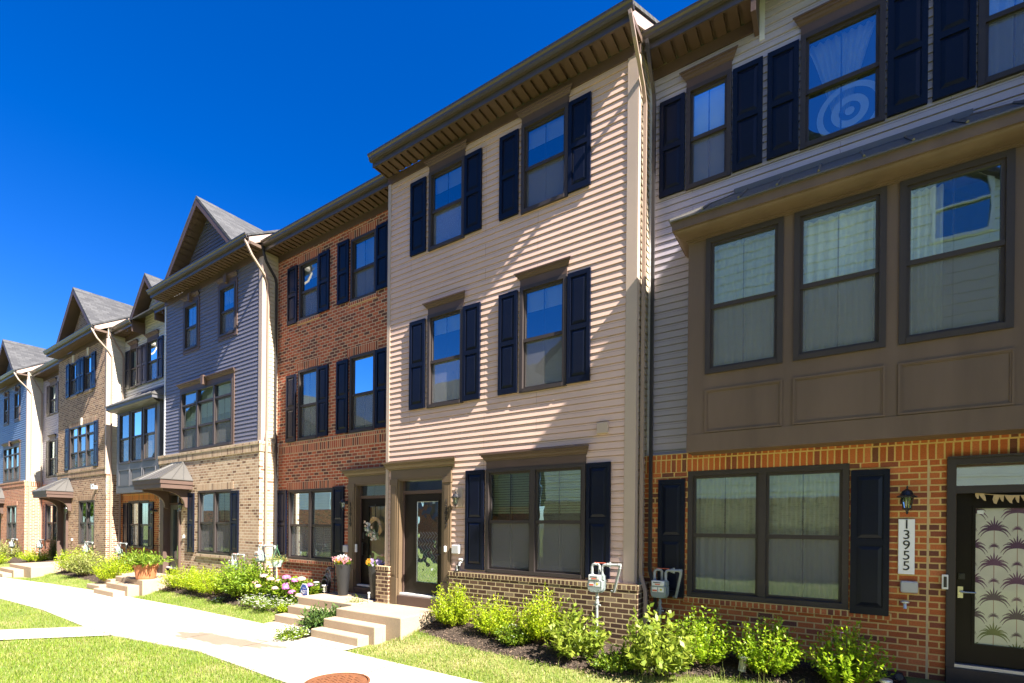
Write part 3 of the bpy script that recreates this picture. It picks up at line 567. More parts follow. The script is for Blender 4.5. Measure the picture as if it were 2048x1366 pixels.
lantern(K, -10.19, .50, 8.05, .85); BOX(K, 'doorbell', WHITE, -9.80, -9.745, 7.97, 8.02, -.68, -.48, bevel=.015); BOX(K, 'outlet_cover', MATS['grey_plastic'], -10.26, -10.08, 7.97, 8.05, -.70, -.52, bevel=.02)
downspout(K, [(-13.24, 7.55, 7.66), (-13.24, 7.56, 7.58), (-13.24, 7.66, 7.30), (-13.235, 7.93, 6.95), (-13.235, 7.96, 6.8), (-13.235, 7.96, 2.6), (-13.15, 7.94, 2.28), (-13.12, 7.92, 2.1), (-13.12, 7.92, -2.0)], DSD)

BAYM = plain('brown_bay_panel', (.124, .084, .061), .5, .17, 2.2, spec=.3, stretch=(1.6, 1.6, .25))
def make_bay(root, dx, yw, curt, BAYM=BAYM):
    yb = yw - .002
    bx0, bx1, by, bz0, bz1 = dx - 1.83, dx + 1.96, yw - .5, 1.13, 4.30
    wBay = [(dx - 1.58, dx - .575, 2.26, 4.25), (dx - .45, dx + .545, 2.26, 4.25), (dx + .67, dx + 1.68, 2.26, 4.25)]
    m = MB(); flatwall(m, bx0, bx1, bz0, 4.45, 'front', by, [op(*v) for v in wBay], depth=.05); flatwall(m, by, yw, bz0, 4.45, 'left', bx0); flatwall(m, by, yw, bz0, 4.45, 'right', bx1); m.face([(bx0, by, bz0), (bx1, by, bz0), (bx1, yw, bz0), (bx0, yw, bz0)])
    m.box(bx0 - .003, bx1 + .003, by - .012, by - .001, bz0 - .003, bz0 + .26)
    bay = m.build('bay', BAYM, root)
    m = MB()
    for a, b in ((dx - 1.58, dx - .575), (dx - .45, dx + .545), (dx + .67, dx + 1.69)):
        for k, (o, t, d) in enumerate(((0, .022, .022), (.022, .016, .012))):
            p, q, c, e = a + o, b - o, 1.40 + o, 2.03 - o
            m.box(p, q, by - d, by - .001, e - t, e); m.box(p, q, by - d, by - .001, c, c + t); m.box(p, p + t, by - d + .0004, by - .001, c + t, e - t); m.box(q - t, q, by - d + .0004, by - .001, c + t, e - t)
    m.build('panel_moulding', BAYM, bay)
    for v, c in zip(wBay, curt): window(root, *v, by + .01, blind=0, curtain=c, fw=.07, out=.03)
    m = MB(); cz = 4.30                          # cornice of the bay
    for (o, a, b) in ((.02, 4.255, 4.275), (.05, 4.2755, 4.29), (.30, 4.355, 4.3655)): m.box(bx0 - o * .55, bx1 + o * .55, by - o, yb, a, b)
    m.box(bx0 - .17, bx1 + .17, by - .30, yb - .0005, 4.366, 4.49)
    n = 8; cv = [(.05 + .22 * math.sin(t / n * math.pi / 2), 4.29 + .065 * (1 - math.cos(t / n * math.pi / 2))) for t in range(n + 1)]
    for (o, a), (o2, b) in zip(cv, cv[1:]):
        m.face([(bx0 - o * .55, by - o, a), (bx1 + o * .55, by - o, a), (bx1 + o2 * .55, by - o2, b), (bx0 - o2 * .55, by - o2, b)]); m.face([(bx0 - o * .55, by - o, a), (bx0 - o2 * .55, by - o2, b), (bx0 - o2 * .55, yb - .0005, b), (bx0 - o * .55, yb - .0005, a)])
    m.build('bay_cornice', BAYM, bay)
    m = MB(); e0, e1, ef, ez, tz = bx0 - .20, bx1 + .20, by - .335, 4.503, 5.10; tl, tr = e0 + .80, e1 - .80
    A, Bq, C, D = (e0, ef, ez), (e1, ef, ez), (tr, yb - .003, tz), (tl, yb - .003, tz)
    m.face([A, Bq, C, D]); m.face([A, D, (e0, yb - .003, ez)]); m.face([Bq, (e1, yb - .003, ez), C]); m.box(e0, e1, ef - .004, yb - .004, ez - .025, ez - .004)
    for i in range(1, 9):
        x = e0 + (e1 - e0) * i / 9; xt = min(max(x, tl), tr); k = 1 if tl <= x <= tr else (x - e0) / .8 if x < tl else (e1 - x) / .8
        m.tube([(x, ef, ez + .014), (x, ef + (yb - .003 - ef) * k, ez + (tz - ez) * k + .014)], .017, 4)
    for p, q in ((A, D), (Bq, C)): m.tube([p, q], .022, 4)
    m.box(tl - .05, tr + .05, yb - .05, yb - .004, tz - .03, tz + .05); m.build('bay_roof', STEEL, bay)
# ---- the house on the right with the big brown bay
Rh = thing('townhouse', (.3, 8.1, .3), 'light grey sided townhouse with a broad brown bay over red brick at the right edge', 'house', 'row of townhouses')
Y = 8.1; SIDR = sidingmat('light_grey_siding', (.385, .35, .405))
x0, x1 = -2.63, 3.2
wR = [(-2.0, -1.33, 5.40, 7.02), (-.42, .55, 5.40, 7.02), (1.45, 2.12, 5.40, 7.02)]
m = MB(); siding(m, x0, x1, 1.18, 7.6, 'front', Y, [op(*v) for v in wR] + [(-1.7, 1.8, 1.5, 4.6)])
zt = 9.2; siding(m, 0, 0, 7.6, zt, 'front', Y, (), lambda z: .065 - min(1.02, max(0, (zt - z) / 1.05)), lambda z: .065 + min(1.02, max(0, (zt - z) / 1.05))); m.build('siding_wall', SIDR, Rh)
corner(Rh, x0, x0 + .07, Y, 1.18, 7.5, mat=plain('pale_j_trim', (.55, .55, .56), .4, .04, 3)); corner(Rh, -.955, -.885, Y, 7.25, 8.15, mat=MATS['pale_j_trim'])
for i, v in enumerate(wR): window(Rh, *v, Y, blind=(.95, 0, 0)[i], curtain=(None, 'tied', 'full')[i], screen=i != 1)
for v in wR: head(Rh, v[0], v[1], 7.02, Y, .13, scale=.85)
for a, b in ((-2.42, -2.02), (-1.31, -.90), (-.84, -.44), (.57, .98), (1.03, 1.43), (2.14, 2.55)): shutter(Rh, a, b, 5.42, 6.98, Y - .014)
soffit_gutter(Rh, -2.56, -1.02, Y); soffit_gutter(Rh, 1.15, 3.2, Y)
m = MB(); m.box(-1.02, -.955, 7.66, 8.09, 7.35, 7.78); m.box(1.085, 1.15, 7.66, 8.09, 7.35, 7.78); m.build('eave_return', TRIM, Rh)
main_roof(Rh, -2.58, 3.2, Y, rake_r=False)
cross_gable(Rh, .065, 1.62, 8.1, 7.80, 1.05, 'x', SIDR, wall_half=1.02, wz0=8.9)
# brick ground floor
wR1 = (-1.90, .20, -1.08, .885); dR = (1.19, 2.45, -1.82, .875)
m = MB(); flatwall(m, x0, x1, -2.4, .88, 'front', 8.0, [op(*wR1), dR], depth=.14); m.build('brick_wall', BR['R'], Rh)
band(Rh, 'R', x0, x1, .88, 1.09, 8.0, .004, back=.1); band(Rh, 'R', x0, x1, 1.09, 1.18, 8.0, .012, name='rowlock_course', back=.1)
band(Rh, 'R', -1.95, .66, -1.175, -1.085, 8.0, .03, .0765, name='rowlock_sill')
window(Rh, *wR1, 8.03, units=2, blind=0, curtain='full', fw=.075)
shutter(Rh, -2.36, -1.94, -1.11, .77, 7.998); shutter(Rh, .215, .63, -1.12, .785, 7.998)
# vertical mortar seam of the brick pier by the door
BOX(Rh, 'expansion_joint', plain('sealant', (.50, .37, .20), .8, .1, 20), 1.005, 1.028, 7.9965, 8.02, -1.9, .88)
make_bay(Rh, 0, 8.1, ('full', 'full', 'left'))
# sun-catcher rings behind the lower sash of the middle upstairs window
m = MB()
for a, b in ((0, .055), (.125, .215), (.31, .385)):
    n = 40
    for k in range(n):
        t, u = 2 * math.pi * k / n, 2 * math.pi * (k + 1) / n; P = lambda r, w_: (.165 + r * math.cos(w_), 8.155, 5.76 + r * math.sin(w_))
        q = [P(b, t), P(b, u)] + ([P(a, u), P(a, t)] if a else [P(0, 0)]); q = [(x_, y_, max(z_, 5.47)) for x_, y_, z_ in q]
        if max(v_[2] for v_ in q) > 5.475: m.face(q)
m.build('target_poster', WHITE, Rh)
# door, lantern, plaque and fittings
f = MB(); f.box(1.19, 1.27, 7.955, 8.12, -1.82, .875); f.box(2.37, 2.45, 7.955, 8.12, -1.82, .875); f.box(1.27, 2.37, 7.956, 8.12, .80, .875); f.box(1.19, 2.45, 7.93, 7.955, .875, .90); f.box(1.27, 2.37, 7.96, 8.12, .45, .54); f.build('door_casing', TRIMD, Rh)
do = front_door(Rh, 1.24, 2.40, 8.1, -1.66, .455, .83, (1.47, 2.22, -1.38, .27), DOORD, gmat=glassmat('storm_door_glass', .0, (.98, .98, .97), .004), sill=plain('aluminium_sill', (.45, .46, .50), .35, .05, 5, metal=.6))
PCL = plain('cream_printed_fabric', (.94, .93, .92), .8, .06, 5); PUR = [plain('plum_frond_print', (.16, .075, .18), .8, .1, 8), plain('violet_frond_print', (.23, .11, .23), .8, .1, 8), plain('pink_stem_print', (.52, .30, .28), .8, .1, 8), plain('olive_frond_print', (.24, .25, .12), .8, .1, 8)]
m = MB(); cy = 8.118; m.box(1.45, 2.24, cy, cy + .004, -1.42, .30, 0)
def frond(cx, cz, s, mi):
    for k in range(15):
        a = R(-14 + k * 208 / 14); L_ = s * (1 if k % 2 else .88); dx, dz = math.cos(a), math.sin(a); P = []
        for i in range(8):
            t = i / 7; x = cx + dx * L_ * (t - .12 * t ** 3); z = cz + (dz * .85 + .30) * L_ * t - (.12 + .58 * abs(dx)) * L_ * t ** 2.6; P.append((x, z, .105 * s * (.22 + math.sin(math.pi * min(1, t * .95 + .04)) * .9) * (1 - .4 * t)))
        for (p, q) in zip(P, P[1:]):
            nx, nz = -(q[1] - p[1]), q[0] - p[0]; l = math.hypot(nx, nz) + 1e-9; nx /= l; nz /= l; yy = cy - .001 - .0001 * k
            pts = [(p[0] + nx * p[2] * .5, p[1] + nz * p[2] * .5), (q[0] + nx * q[2] * .5, q[1] + nz * q[2] * .5), (q[0] - nx * q[2] * .5, q[1] - nz * q[2] * .5), (p[0] - nx * p[2] * .5, p[1] - nz * p[2] * .5)]
            if all(1.45 < x < 2.24 and -1.42 < z < .30 for x, z in pts): m.face([(x, yy, z) for x, z in pts], mi)
for c_ in range(-1, 5):                     # palms stand in staggered columns on thin pink stems
    for r_ in range(6):
        x = 1.445 + c_ * .20; z = .215 - r_ * .42 - (c_ % 2) * .21; mi = 4 if z < -1.2 else 1 if (c_ + r_) % 2 else 2
        if 1.46 < x < 2.23: m.box(x - .003, x + .003, cy - .0012, cy - .0004, max(z - .40, -1.41), min(z, .29), 3)
        frond(x, z, .165, mi); frond(x, z - .20, .06, mi)
m.build('palm_print_curtain', [PCL] + PUR, do)
m = MB(); m.box(1.315, 1.375, 8.05, 8.076, -.60, -.53); m.tube([(1.345, 8.075, -.56), (1.345, 8.04, -.56)], .024, 10); m.build('deadbolt', BLACK, do)
m = MB(); m.box(1.31, 1.36, 8.055, 8.076, -.83, -.69); m.tube([(1.335, 8.076, -.755), (1.335, 8.02, -.755), (1.47, 8.015, -.755)], .012, 8); m.build('door_handle', plain('brushed_nickel', (.6, .58, .55), .25, .05, 6, metal=1), do)
BOX(do, 'alarm_sticker', WHITE, 1.485, 1.545, 8.080, 8.0895, .20, .245)
BOX(Rh, 'threshold_board', TRIMD, 1.19, 2.45, 7.93, 8.06, -1.90, -1.675)
m = MB(); m.box(1.145, 1.205, 7.935, 7.956, -.725, -.545); o = m.build('doorbell', WHITE, Rh, bevel=.006); BOX(o, 'doorbell_camera', BLACK, 1.16, 1.19, 7.930, 7.9345, -.70, -.57)
pl = BOX(Rh, 'number_plaque', plain('white_painted_board', (.80, .79, .80), .45, .04, 4), .722, .886, 7.965, 7.998, -.565, .135, bevel=.004)
text('house_number', '1\n3\n9\n5\n5', .165, T(.803, 7.963, .015) @ FRONT, BLACK, pl, .004, .80)
lantern(Rh, .795, .365, 8.0, .95)
BOX(Rh, 'outlet_cover', MATS['grey_plastic'], .745, .92, 7.92, 8.0, -.80, -.65, bevel=.02)
m = MB(); m.tube([(.79, 8.0, -.93), (.79, 7.93, -.94), (.79, 7.91, -1.0)], .018, 8); m.lathe([(.005, -.905), (.03, -.90), (.045, -.91), (.045, -.925), (.02, -.93)], .79, 7.93, 8); m.build('hose_tap', LEAD, Rh)
downspout(Rh, [(-2.49, 7.57, 7.66), (-2.48, 7.57, 7.6), (-2.47, 7.66, 7.35), (-2.475, 7.90, 7.05), (-2.475, 7.93, 6.9), (-2.475, 7.93, -.70), (-2.38, 7.86, -.95), (-2.34, 7.80, -1.15), (-2.34, 7.80, -2.0)], DSD)
# ---- grey gabled house
G = thing('townhouse', (-16.2, 7.6, .3), 'slate grey sided townhouse with a big front gable, cream brick base and hipped door canopy', 'house', 'row of townhouses')
Y = 7.6; SIDG = sidingmat('slate_grey_siding', (.135, .13, .165))
wG = [(-17.85, -16.95, 5.62, 7.10), (-15.60, -14.68, 5.62, 7.10), (-18.02, -14.80, 2.34, 4.28), (-16.62, -14.66, -.95, 1.0)]
dG = (-19.0, -17.78, -1.8, 1.0)
m = MB(); siding(m, -19.3, -13.3, 2.27, 7.6, 'front', Y, [op(*v) for v in wG]); m.build('siding_wall', SIDG, G)
corner(G, -19.3, -19.22, Y, 2.27, 7.45, mat=MATS['pale_j_trim']); corner(G, -13.45, -13.3, Y, 2.27, 7.45, side=.12)
rightwall(G, CREAM, -13.3, 7.6, 8.1, 2.2, 7.6)
m = MB(); flatwall(m, -19.4, -13.2, -2.3, 2.0, 'front', 7.5, [op(*wG[3]), dG]); flatwall(m, 7.5, 8.06, -2.3, 2.0, 'right', -13.2); flatwall(m, 7.5, 8.3, -2.3, 2.0, 'left', -19.4); m.build('brick_base', BR['G'], G)
band(G, 'G', -19.42, -13.2, 2.0, 2.2, 7.5, .025, xr=8.06, back=.1); band(G, 'G', -19.43, -13.2, 2.2, 2.28, 7.5, .04, .0765, xr=8.06, name='rowlock_course', back=.1)
lintel(G, -16.72, -14.56, 1.0, 1.215, 7.5, soldier('G', 1.0, 1.215)); lintel(G, -16.68, -14.6, -1.04, -.95, 7.5, soldier('G', -1.04, -.95, .0765), 'brick_sill', .03)
def trimwin(root, v, Y, w=.09):              # flat picture-frame trim round a window
    a, b, c, d = v; m = MB(); m.box(a - w, a, Y - .032, Y - .001, c - w, d + w); m.box(b, b + w, Y - .032, Y - .001, c - w, d + w); m.box(a, b, Y - .032, Y - .001, c - w, c); m.box(a, b, Y - .032, Y - .001, d, d + w); return m.build('window_trim', TRIM, root)
for i, v in enumerate(wG):
    window(G, *v, Y - (.07 if i == 3 else 0), units=(1, 1, 3, 2)[i], transom=.36 if i == 2 else 0, blind=(.9, .3, .45, .45)[i])
    if i < 2: trimwin(G, v, Y); head(G, v[0] - .05, v[1] + .05, 7.20, Y, .05, scale=.75, key=(v[0] + v[1]) / 2)
trimwin(G, wG[2], Y); head(G, -18.1, -14.72, 4.37, Y, .04, scale=.95, key=-16.41)
shutter(G, -17.26, -16.87, -.93, .95, 7.498); shutter(G, -14.64, -14.23, -.87, .95, 7.498)
soffit_gutter(G, -19.33, -13.24, Y); main_roof(G, -19.33, -13.22, Y)
cross_gable(G, -16.25, 2.2, Y, 7.86, .95, 'y', SIDG, over=.42)
front_door(G, -18.92, -17.85, 7.66, -1.52, .60, .98, (-18.66, -18.12, -1.2, .45), DOORG)
m = MB(); m.box(-19.0, -18.92, 7.44, 7.7, -1.8, 1.0); m.box(-17.85, -17.78, 7.44, 7.7, -1.8, 1.0); m.box(-19.2, -19.0, 7.45, 7.498, -1.7, 1.06); m.build('door_casing', TRIM, G)
canopy(G, -18.98, -17.02, 7.498, 6.62, 1.06, 1.34, 1.93)
lantern(G, -17.52, .52, 7.5, .9)
m = MB(); m.tube([(-17.55, 7.5, -.45), (-17.55, 7.46, -.45)], .06, 12); m.build('door_chime_box', WHITE, G)
downspout(G, [(-13.30, 7.1, 7.66), (-13.28, 7.1, 7.6), (-13.24, 7.25, 7.3), (-13.235, 7.62, 6.9), (-13.235, 7.72, 6.7), (-13.235, 7.72, 2.6), (-13.15, 7.66, 2.32), (-13.12, 7.64, 2.15), (-13.12, 7.64, -2.0)], DST)

# ---- house with the blue-lit bay
Vh = thing('townhouse', (-21.9, 8.2, .3), 'cream townhouse with a tall bay, set back between the grey and the tan brick gables', 'house', 'row of townhouses')
Y = 8.2; SIDV = sidingmat('ivory_siding', (.56, .53, .47)); dx = -21.9
wV = [(dx - 2.0, dx - 1.33, 5.40, 7.02), (dx - .42, dx + .55, 5.40, 7.02)]
m = MB(); siding(m, -24.5, -19.3, 1.18, 7.6, 'front', Y, [op(*v) for v in wV] + [(dx - 1.7, dx + 1.8, 1.5, 4.6)])
cg = dx + .3; zt = 9.0; siding(m, 0, 0, 7.6, zt, 'front', Y, (), lambda z: cg - min(1.0, max(0, (zt - z) / 1.05)), lambda z: cg + min(1.0, max(0, (zt - z) / 1.05))); m.build('siding_wall', SIDV, Vh)
for i, v in enumerate(wV): window(Vh, *v, Y, blind=(.4, .2)[i]); head(Vh, v[0], v[1], 7.02, Y, .13, scale=.85)
for a, b in ((-2.42, -2.02), (-1.31, -.90), (-.84, -.44), (.57, .98)): shutter(Vh, dx + a, dx + b, 5.42, 6.98, Y - .014)
soffit_gutter(Vh, -24.45, cg - 1.02, Y); soffit_gutter(Vh, cg + 1.05, -19.3, Y)
m = MB(); m.box(cg - 1.02, cg - .955, 7.76, 8.19, 7.35, 7.78); m.box(cg + .985, cg + 1.05, 7.76, 8.19, 7.35, 7.78); m.build('eave_return', TRIM, Vh)
main_roof(Vh, -24.5, -19.3, Y, rake_r=False); cross_gable(Vh, cg, 1.58, Y, 7.68, 1.05, 'x', SIDV, wall_half=1.0, wz0=8.75)
wV1 = (dx - 1.80, dx + .1, -1.0, .85)
m = MB(); flatwall(m, -24.5, -19.3, -2.3, .88, 'front', 8.1, [op(*wV1)], depth=.14); m.build('brick_wall', BR['R'], Vh)
band(Vh, 'R', -24.5, -19.3, .88, 1.09, 8.1, .004, back=.1); band(Vh, 'R', -24.5, -19.3, 1.09, 1.18, 8.1, .012, name='rowlock_course', back=.1)
window(Vh, *wV1, 8.13, units=2, blind=.5); shutter(Vh, wV1[0] - .45, wV1[0] - .03, -1.02, .78, 8.098); shutter(Vh, wV1[1] + .02, wV1[1] + .44, -1.02, .78, 8.098)
lantern(Vh, wV1[1] + .6, .40, 8.1, .9)
make_bay(Vh, dx, 8.2, (None, None, None), plain('skylit_brown_bay_panel', (.085, .086, .098), .45, .1, 2))  # brown bay; the blue skylight falling on it is put into the panel colour
downspout(Vh, [(-24.44, 7.67, 7.66), (-24.42, 7.68, 7.55), (-24.42, 8.05, 6.95), (-24.42, 8.12, 6.75), (-24.42, 8.12, 2.3), (-24.33, 8.02, 2.0), (-24.33, 8.0, -2.0)], DST)

# ---- tan brick gabled house
Tn = thing('townhouse', (-27.4, 7.6, .3), 'tan brick gabled townhouse with navy shutters and a hipped canopy, cream siding down its side', 'house', 'row of townhouses')
Y = 7.6
wT = [(-28.75, -27.9, 5.6, 7.1), (-26.95, -26.10, 5.6, 7.1), (-28.75, -25.75, 2.32, 4.2), (-27.5, -25.7, -.98, .92)]
dT = (-30.15, -28.95, -1.8, 1.0)
m = MB(); flatwall(m, -30.35, -24.5, -2.3, 7.6, 'front', Y, [op(*v) for v in wT] + [dT]); flatwall(m, 7.6, 8.2, -2.3, 1.95, 'right', -24.48); flatwall(m, 7.6, 8.3, -2.3, 7.6, 'left', -30.35); m.build('brick_wall', BR['Tn'], Tn)
rightwall(Tn, sidingmat('white_siding', (.47, .43, .35)), -24.5, 7.62, 8.3, 1.95, 7.6); corner(Tn, -24.56, -24.49, Y - .002, 1.95, 7.4, side=.12)
for i, v in enumerate(wT): window(Tn, *v, Y + .03, units=(1, 1, 3, 2)[i], transom=.34 if i == 2 else 0, blind=(.3, .3, .1, .3)[i])
for v in wT:
    o = lintel(Tn, v[0] - .10, v[1] + .10, v[3], v[3] + .215, Y, soldier('Tn', v[3], v[3] + .215), out=.012); lintel(Tn, v[0] - .06, v[1] + .06, v[2] - .09, v[2], Y, soldier('Tn', v[2] - .09, v[2], .0765), 'brick_sill', .03)
    if v[2] > 0: c = (v[0] + v[1]) / 2; k = MB(); k.prism([(c - .06, v[3] - .01), (c + .06, v[3] - .01), (c + .10, v[3] + .30), (c - .10, v[3] + .30)], Y - .05, Y - .0125, 'y'); k.build('keystone', concretemat('cast_stone', (.62, .57, .48)), o)
for a, b, c, d in ((-29.2, -28.78, 5.6, 7.1), (-27.87, -27.45, 5.6, 7.1), (-27.40, -26.98, 5.6, 7.1), (-26.07, -25.65, 5.6, 7.1), (-29.2, -28.78, 2.32, 4.2), (-25.72, -25.3, 2.32, 4.2)): shutter(Tn, a, b, c, d, Y - .012)
band(Tn, 'Tn', -30.37, -24.48, 1.96, 2.17, Y, .02); band(Tn, 'Tn', -30.38, -24.47, 2.17, 2.26, Y, .035, .0765, name='rowlock_course')
soffit_gutter(Tn, -30.35, -24.44, Y); main_roof(Tn, -30.38, -24.42, Y)
cross_gable(Tn, -27.0, 2.2, Y, 7.86, .95, 'y', BR['Tn'], brickwall=True, over=.42)
front_door(Tn, -30.08, -29.02, 7.76, -1.52, .60, .98, (-29.8, -29.3, -1.2, .45), DOORG)
m = MB(); m.box(-30.2, -30.08, 7.53, 7.78, -1.8, 1.02); m.box(-29.02, -28.9, 7.53, 7.78, -1.8, 1.02); m.build('door_casing', TRIM, Tn)
canopy(Tn, -30.2, -28.25, 7.598, 6.72, 1.06, 1.34, 1.93); lantern(Tn, -28.6, .52, 7.6, .9)
m = MB(); m.box(-25.52, -25.40, 7.40, 7.6, 1.36, 1.50); m.box(-25.60, -25.32, 7.42, 7.46, 1.50, 1.56); m.build('security_floodlight', MATS['grey_plastic'], Tn)
m = MB(); m.tube([(-28.3, 7.6, -.8), (-28.3, 7.56, -.8)], .06, 12); m.build('door_chime_box', WHITE, Tn)
downspout(Tn, [(-24.5, 7.1, 7.66), (-24.48, 7.1, 7.6), (-24.44, 7.25, 7.3), (-24.435, 7.62, 6.9), (-24.435, 7.74, 6.7), (-24.435, 7.74, -2.0)], DST)

# ---- narrow-looking recessed house
Sh = thing('townhouse', (-32.8, 8.2, .3), 'light grey sided townhouse mostly hidden between the tan brick and the blue house', 'house', 'row of townhouses')
Y = 8.2
wS = [(-34.0, -33.05, 5.5, 7.05), (-34.0, -33.05, 2.3, 4.2), (-34.3, -32.4, -.98, .9)]
m = MB(); siding(m, -35.2, -30.3, 1.95, 7.6, 'front', Y, [op(*v) for v in wS]); m.build('siding_wall', SIDR, Sh)
m = MB(); flatwall(m, -35.2, -30.3, -2.3, 1.95, 'front', Y - .04, [op(*wS[2])]); m.build('brick_base', BR['U'], Sh)
for i, v in enumerate(wS): window(Sh, *v, Y, units=2 if i == 2 else 1, blind=.3)
for v in wS[:2]: head(Sh, v[0], v[1], v[3], Y, .13, scale=.85); shutter(Sh, v[0] - .44, v[0] - .02, v[2], v[3], Y - .014); shutter(Sh, v[1] + .02, v[1] + .44, v[2], v[3], Y - .014)
v = wS[2]; shutter(Sh, v[0] - .44, v[0] - .02, v[2], v[3], Y - .045)
soffit_gutter(Sh, -35.15, -30.4, Y); main_roof(Sh, -35.2, -30.3, Y, rake_r=False)
downspout(Sh, [(-35.1, 7.7, 7.6), (-35.1, 8.05, 6.95), (-35.1, 8.12, 6.75), (-35.1, 8.12, -2.0)], DST)

# ---- blue house at the far left
Uh = thing('townhouse', (-38.2, 7.6, .3), 'blue sided townhouse with orange brick base at the far left end', 'house', 'row of townhouses')
Y = 7.6; SIDU = sidingmat('blue_grey_siding', (.115, .165, .26))
wU = [(-39.6, -38.75, 5.5, 7.0), (-37.5, -36.6, 5.5, 7.0), (-39.6, -36.5, 2.2, 4.1), (-38.4, -36.55, -1.0, .85)]
m = MB(); siding(m, -41.2, -35.25, 2.1, 7.6, 'front', Y, [op(*v) for v in wU]); m.build('siding_wall', SIDU, Uh)
corner(Uh, -35.4, -35.25, Y, 2.1, 7.45, side=.12); rightwall(Uh, MATS['white_siding'], -35.25, 7.6, 8.3, 2.05, 7.6)
m = MB(); flatwall(m, -41.3, -35.15, -2.3, 1.85, 'front', 7.5, [op(*wU[3]), (-40.9, -39.7, -1.8, 1.0)]); flatwall(m, 7.5, 8.25, -2.3, 1.85, 'right', -35.15); m.build('brick_base', BR['U'], Uh)
band(Uh, 'U', -41.3, -35.15, 1.85, 2.05, 7.5, .02, xr=8.25, back=.1); band(Uh, 'U', -41.3, -35.15, 2.05, 2.12, 7.5, .035, .0765, xr=8.25, name='rowlock_course', back=.1)
lintel(Uh, -38.5, -36.45, .85, 1.06, 7.5, soldier('U', .85, 1.06), out=.012)
for i, v in enumerate(wU): window(Uh, *v, Y - (.07 if i == 3 else 0), units=(1, 1, 3, 2)[i], transom=.34 if i == 2 else 0, blind=.25)
for v in wU[:2]: trimwin(Uh, v, Y); head(Uh, v[0] - .05, v[1] + .05, v[3] + .1, Y, .05, scale=.75, key=(v[0] + v[1]) / 2)
trimwin(Uh, wU[2], Y); head(Uh, -39.7, -36.4, 4.19, Y, .04, scale=.95, key=-38.05)
soffit_gutter(Uh, -41.3, -35.2, Y); main_roof(Uh, -41.3, -35.18, Y); cross_gable(Uh, -38.0, 2.2, Y, 7.86, .95, 'y', SIDU, over=.42)
front_door(Uh, -40.85, -39.75, 7.66, -1.52, .60, .98, (-40.6, -40.0, -1.2, .45), DOORG); canopy(Uh, -40.9, -38.95, 7.498, 6.62, 1.0, 1.28, 1.87); lantern(Uh, -39.3, .45, 7.5, .9)
downspout(Uh, [(-35.25, 7.1, 7.66), (-35.23, 7.1, 7.6), (-35.19, 7.25, 7.3), (-35.185, 7.62, 6.9), (-35.185, 7.74, 6.7), (-35.185, 7.74, 2.4), (-35.09, 7.66, 2.1), (-35.07, 7.65, -2.0)], DST)

# ---- the next house up the street (just out of frame; shades the right-hand house)
Nx = thing('townhouse', (6.2, 7.55, .3), 'slate grey townhouse next door, standing just past the right edge of the picture', 'house', 'row of townhouses')
m = MB(); siding(m, 3.2, 9.2, 2.0, 9.2, 'front', 6.5); siding(m, 6.5, 8.15, 2.0, 9.2, 'left', 3.2); m.build('siding_wall', SIDG, Nx)
m = MB(); flatwall(m, 3.15, 9.2, -2.3, 2.0, 'front', 6.45); flatwall(m, 6.45, 8.1, -2.3, 2.0, 'left', 3.15); m.build('brick_base', BR['G'], Nx)
soffit_gutter(Nx, 3.17, 9.25, 6.5, zs=9.2); main_roof(Nx, 3.17, 9.25, 6.5, zs=9.2)

# ---- houses across the green, seen as reflections in the windows
Op = thing('townhouse', (-2, -9, 0), 'pale sided end wall mirrored in the bay windows on the right', 'house', 'houses across the green')
ya = -9.0; wO = [(3.2, 4.7, 11.0, 13.2), (-8.4, -7.2, 3.6, 5.6), (-8.4, -7.2, 7.6, 9.6)]
m = MB(); zt = 18; hw = 11.5; siding(m, 0, 0, 1.4, zt, 'back', ya, [op(*v) for v in wO], lambda z: -2 - min(hw, (zt - z) * 1.3), lambda z: -2 + min(hw, (zt - z) * 1.3), lip=.035, COURSE=.4); siding(m, -16, ya, 1.4, 9.1, 'left', -2 - hw); siding(m, -16, ya, 1.4, 9.1, 'right', -2 + hw); m.build('siding_wall', sidingmat('pale_green_siding', (.78, .79, .70)), Op)
m = MB(); flatwall(m, -2 - hw - .05, -2 + hw + .05, -2.3, 1.4, 'back', ya + .06); flatwall(m, -16, ya + .06, -2.3, 1.4, 'left', -2.05 - hw); flatwall(m, -16, ya + .06, -2.3, 1.4, 'right', -1.95 + hw); m.build('brick_base', BR['G'], Op)
o = MB(); o.box(-2.06 - hw, -1.94 + hw, ya + .05, ya + .08, 1.15, 1.4); o.build('soldier_course', soldier('G', 1.15, 1.4), Op)
for v in wO:
    a, b, c, d = v; k = MB(); w = .12
    for q in ((a - w, a, c - w, d + w), (b, b + w, c - w, d + w), (a, b, c - w, c), (a, b, d, d + w), (a, b, (c + d) / 2 - .03, (c + d) / 2 + .03)): k.box(q[0], q[1], ya + .0, ya + .09, q[2], q[3])
    fo = k.build('window', WHITE, Op); k = MB(); k.box(a, b, ya - .05, ya - .03, c, d); k.build('pane', GLASS, fo)
m = MB(); m.prism([(-14.1, 8.9), (-2, 18.2), (10.1, 8.9), (10.1, 8.7), (-2, 18.02), (-14.1, 8.7)], -16.3, ya + .35, 'y'); m.build('roof', ROOFY, Op)
Op2 = thing('townhouse', (-20, -10.4, 0), 'dark sided townhouse with a bay, mirrored in the ground floor windows of the beige house', 'house', 'houses across the green')
m = MB(); siding(m, -26.3, -14.6, 1.2, 7.6, 'back', -10.4); siding(m, -17, -10.4, 1.2, 7.6, 'right', -14.6); m.build('siding_wall', SIDG, Op2)
m = MB(); flatwall(m, -26.3, -14.6, -2.3, 1.2, 'back', -10.35); m.build('brick_base', BR['K'], Op2)
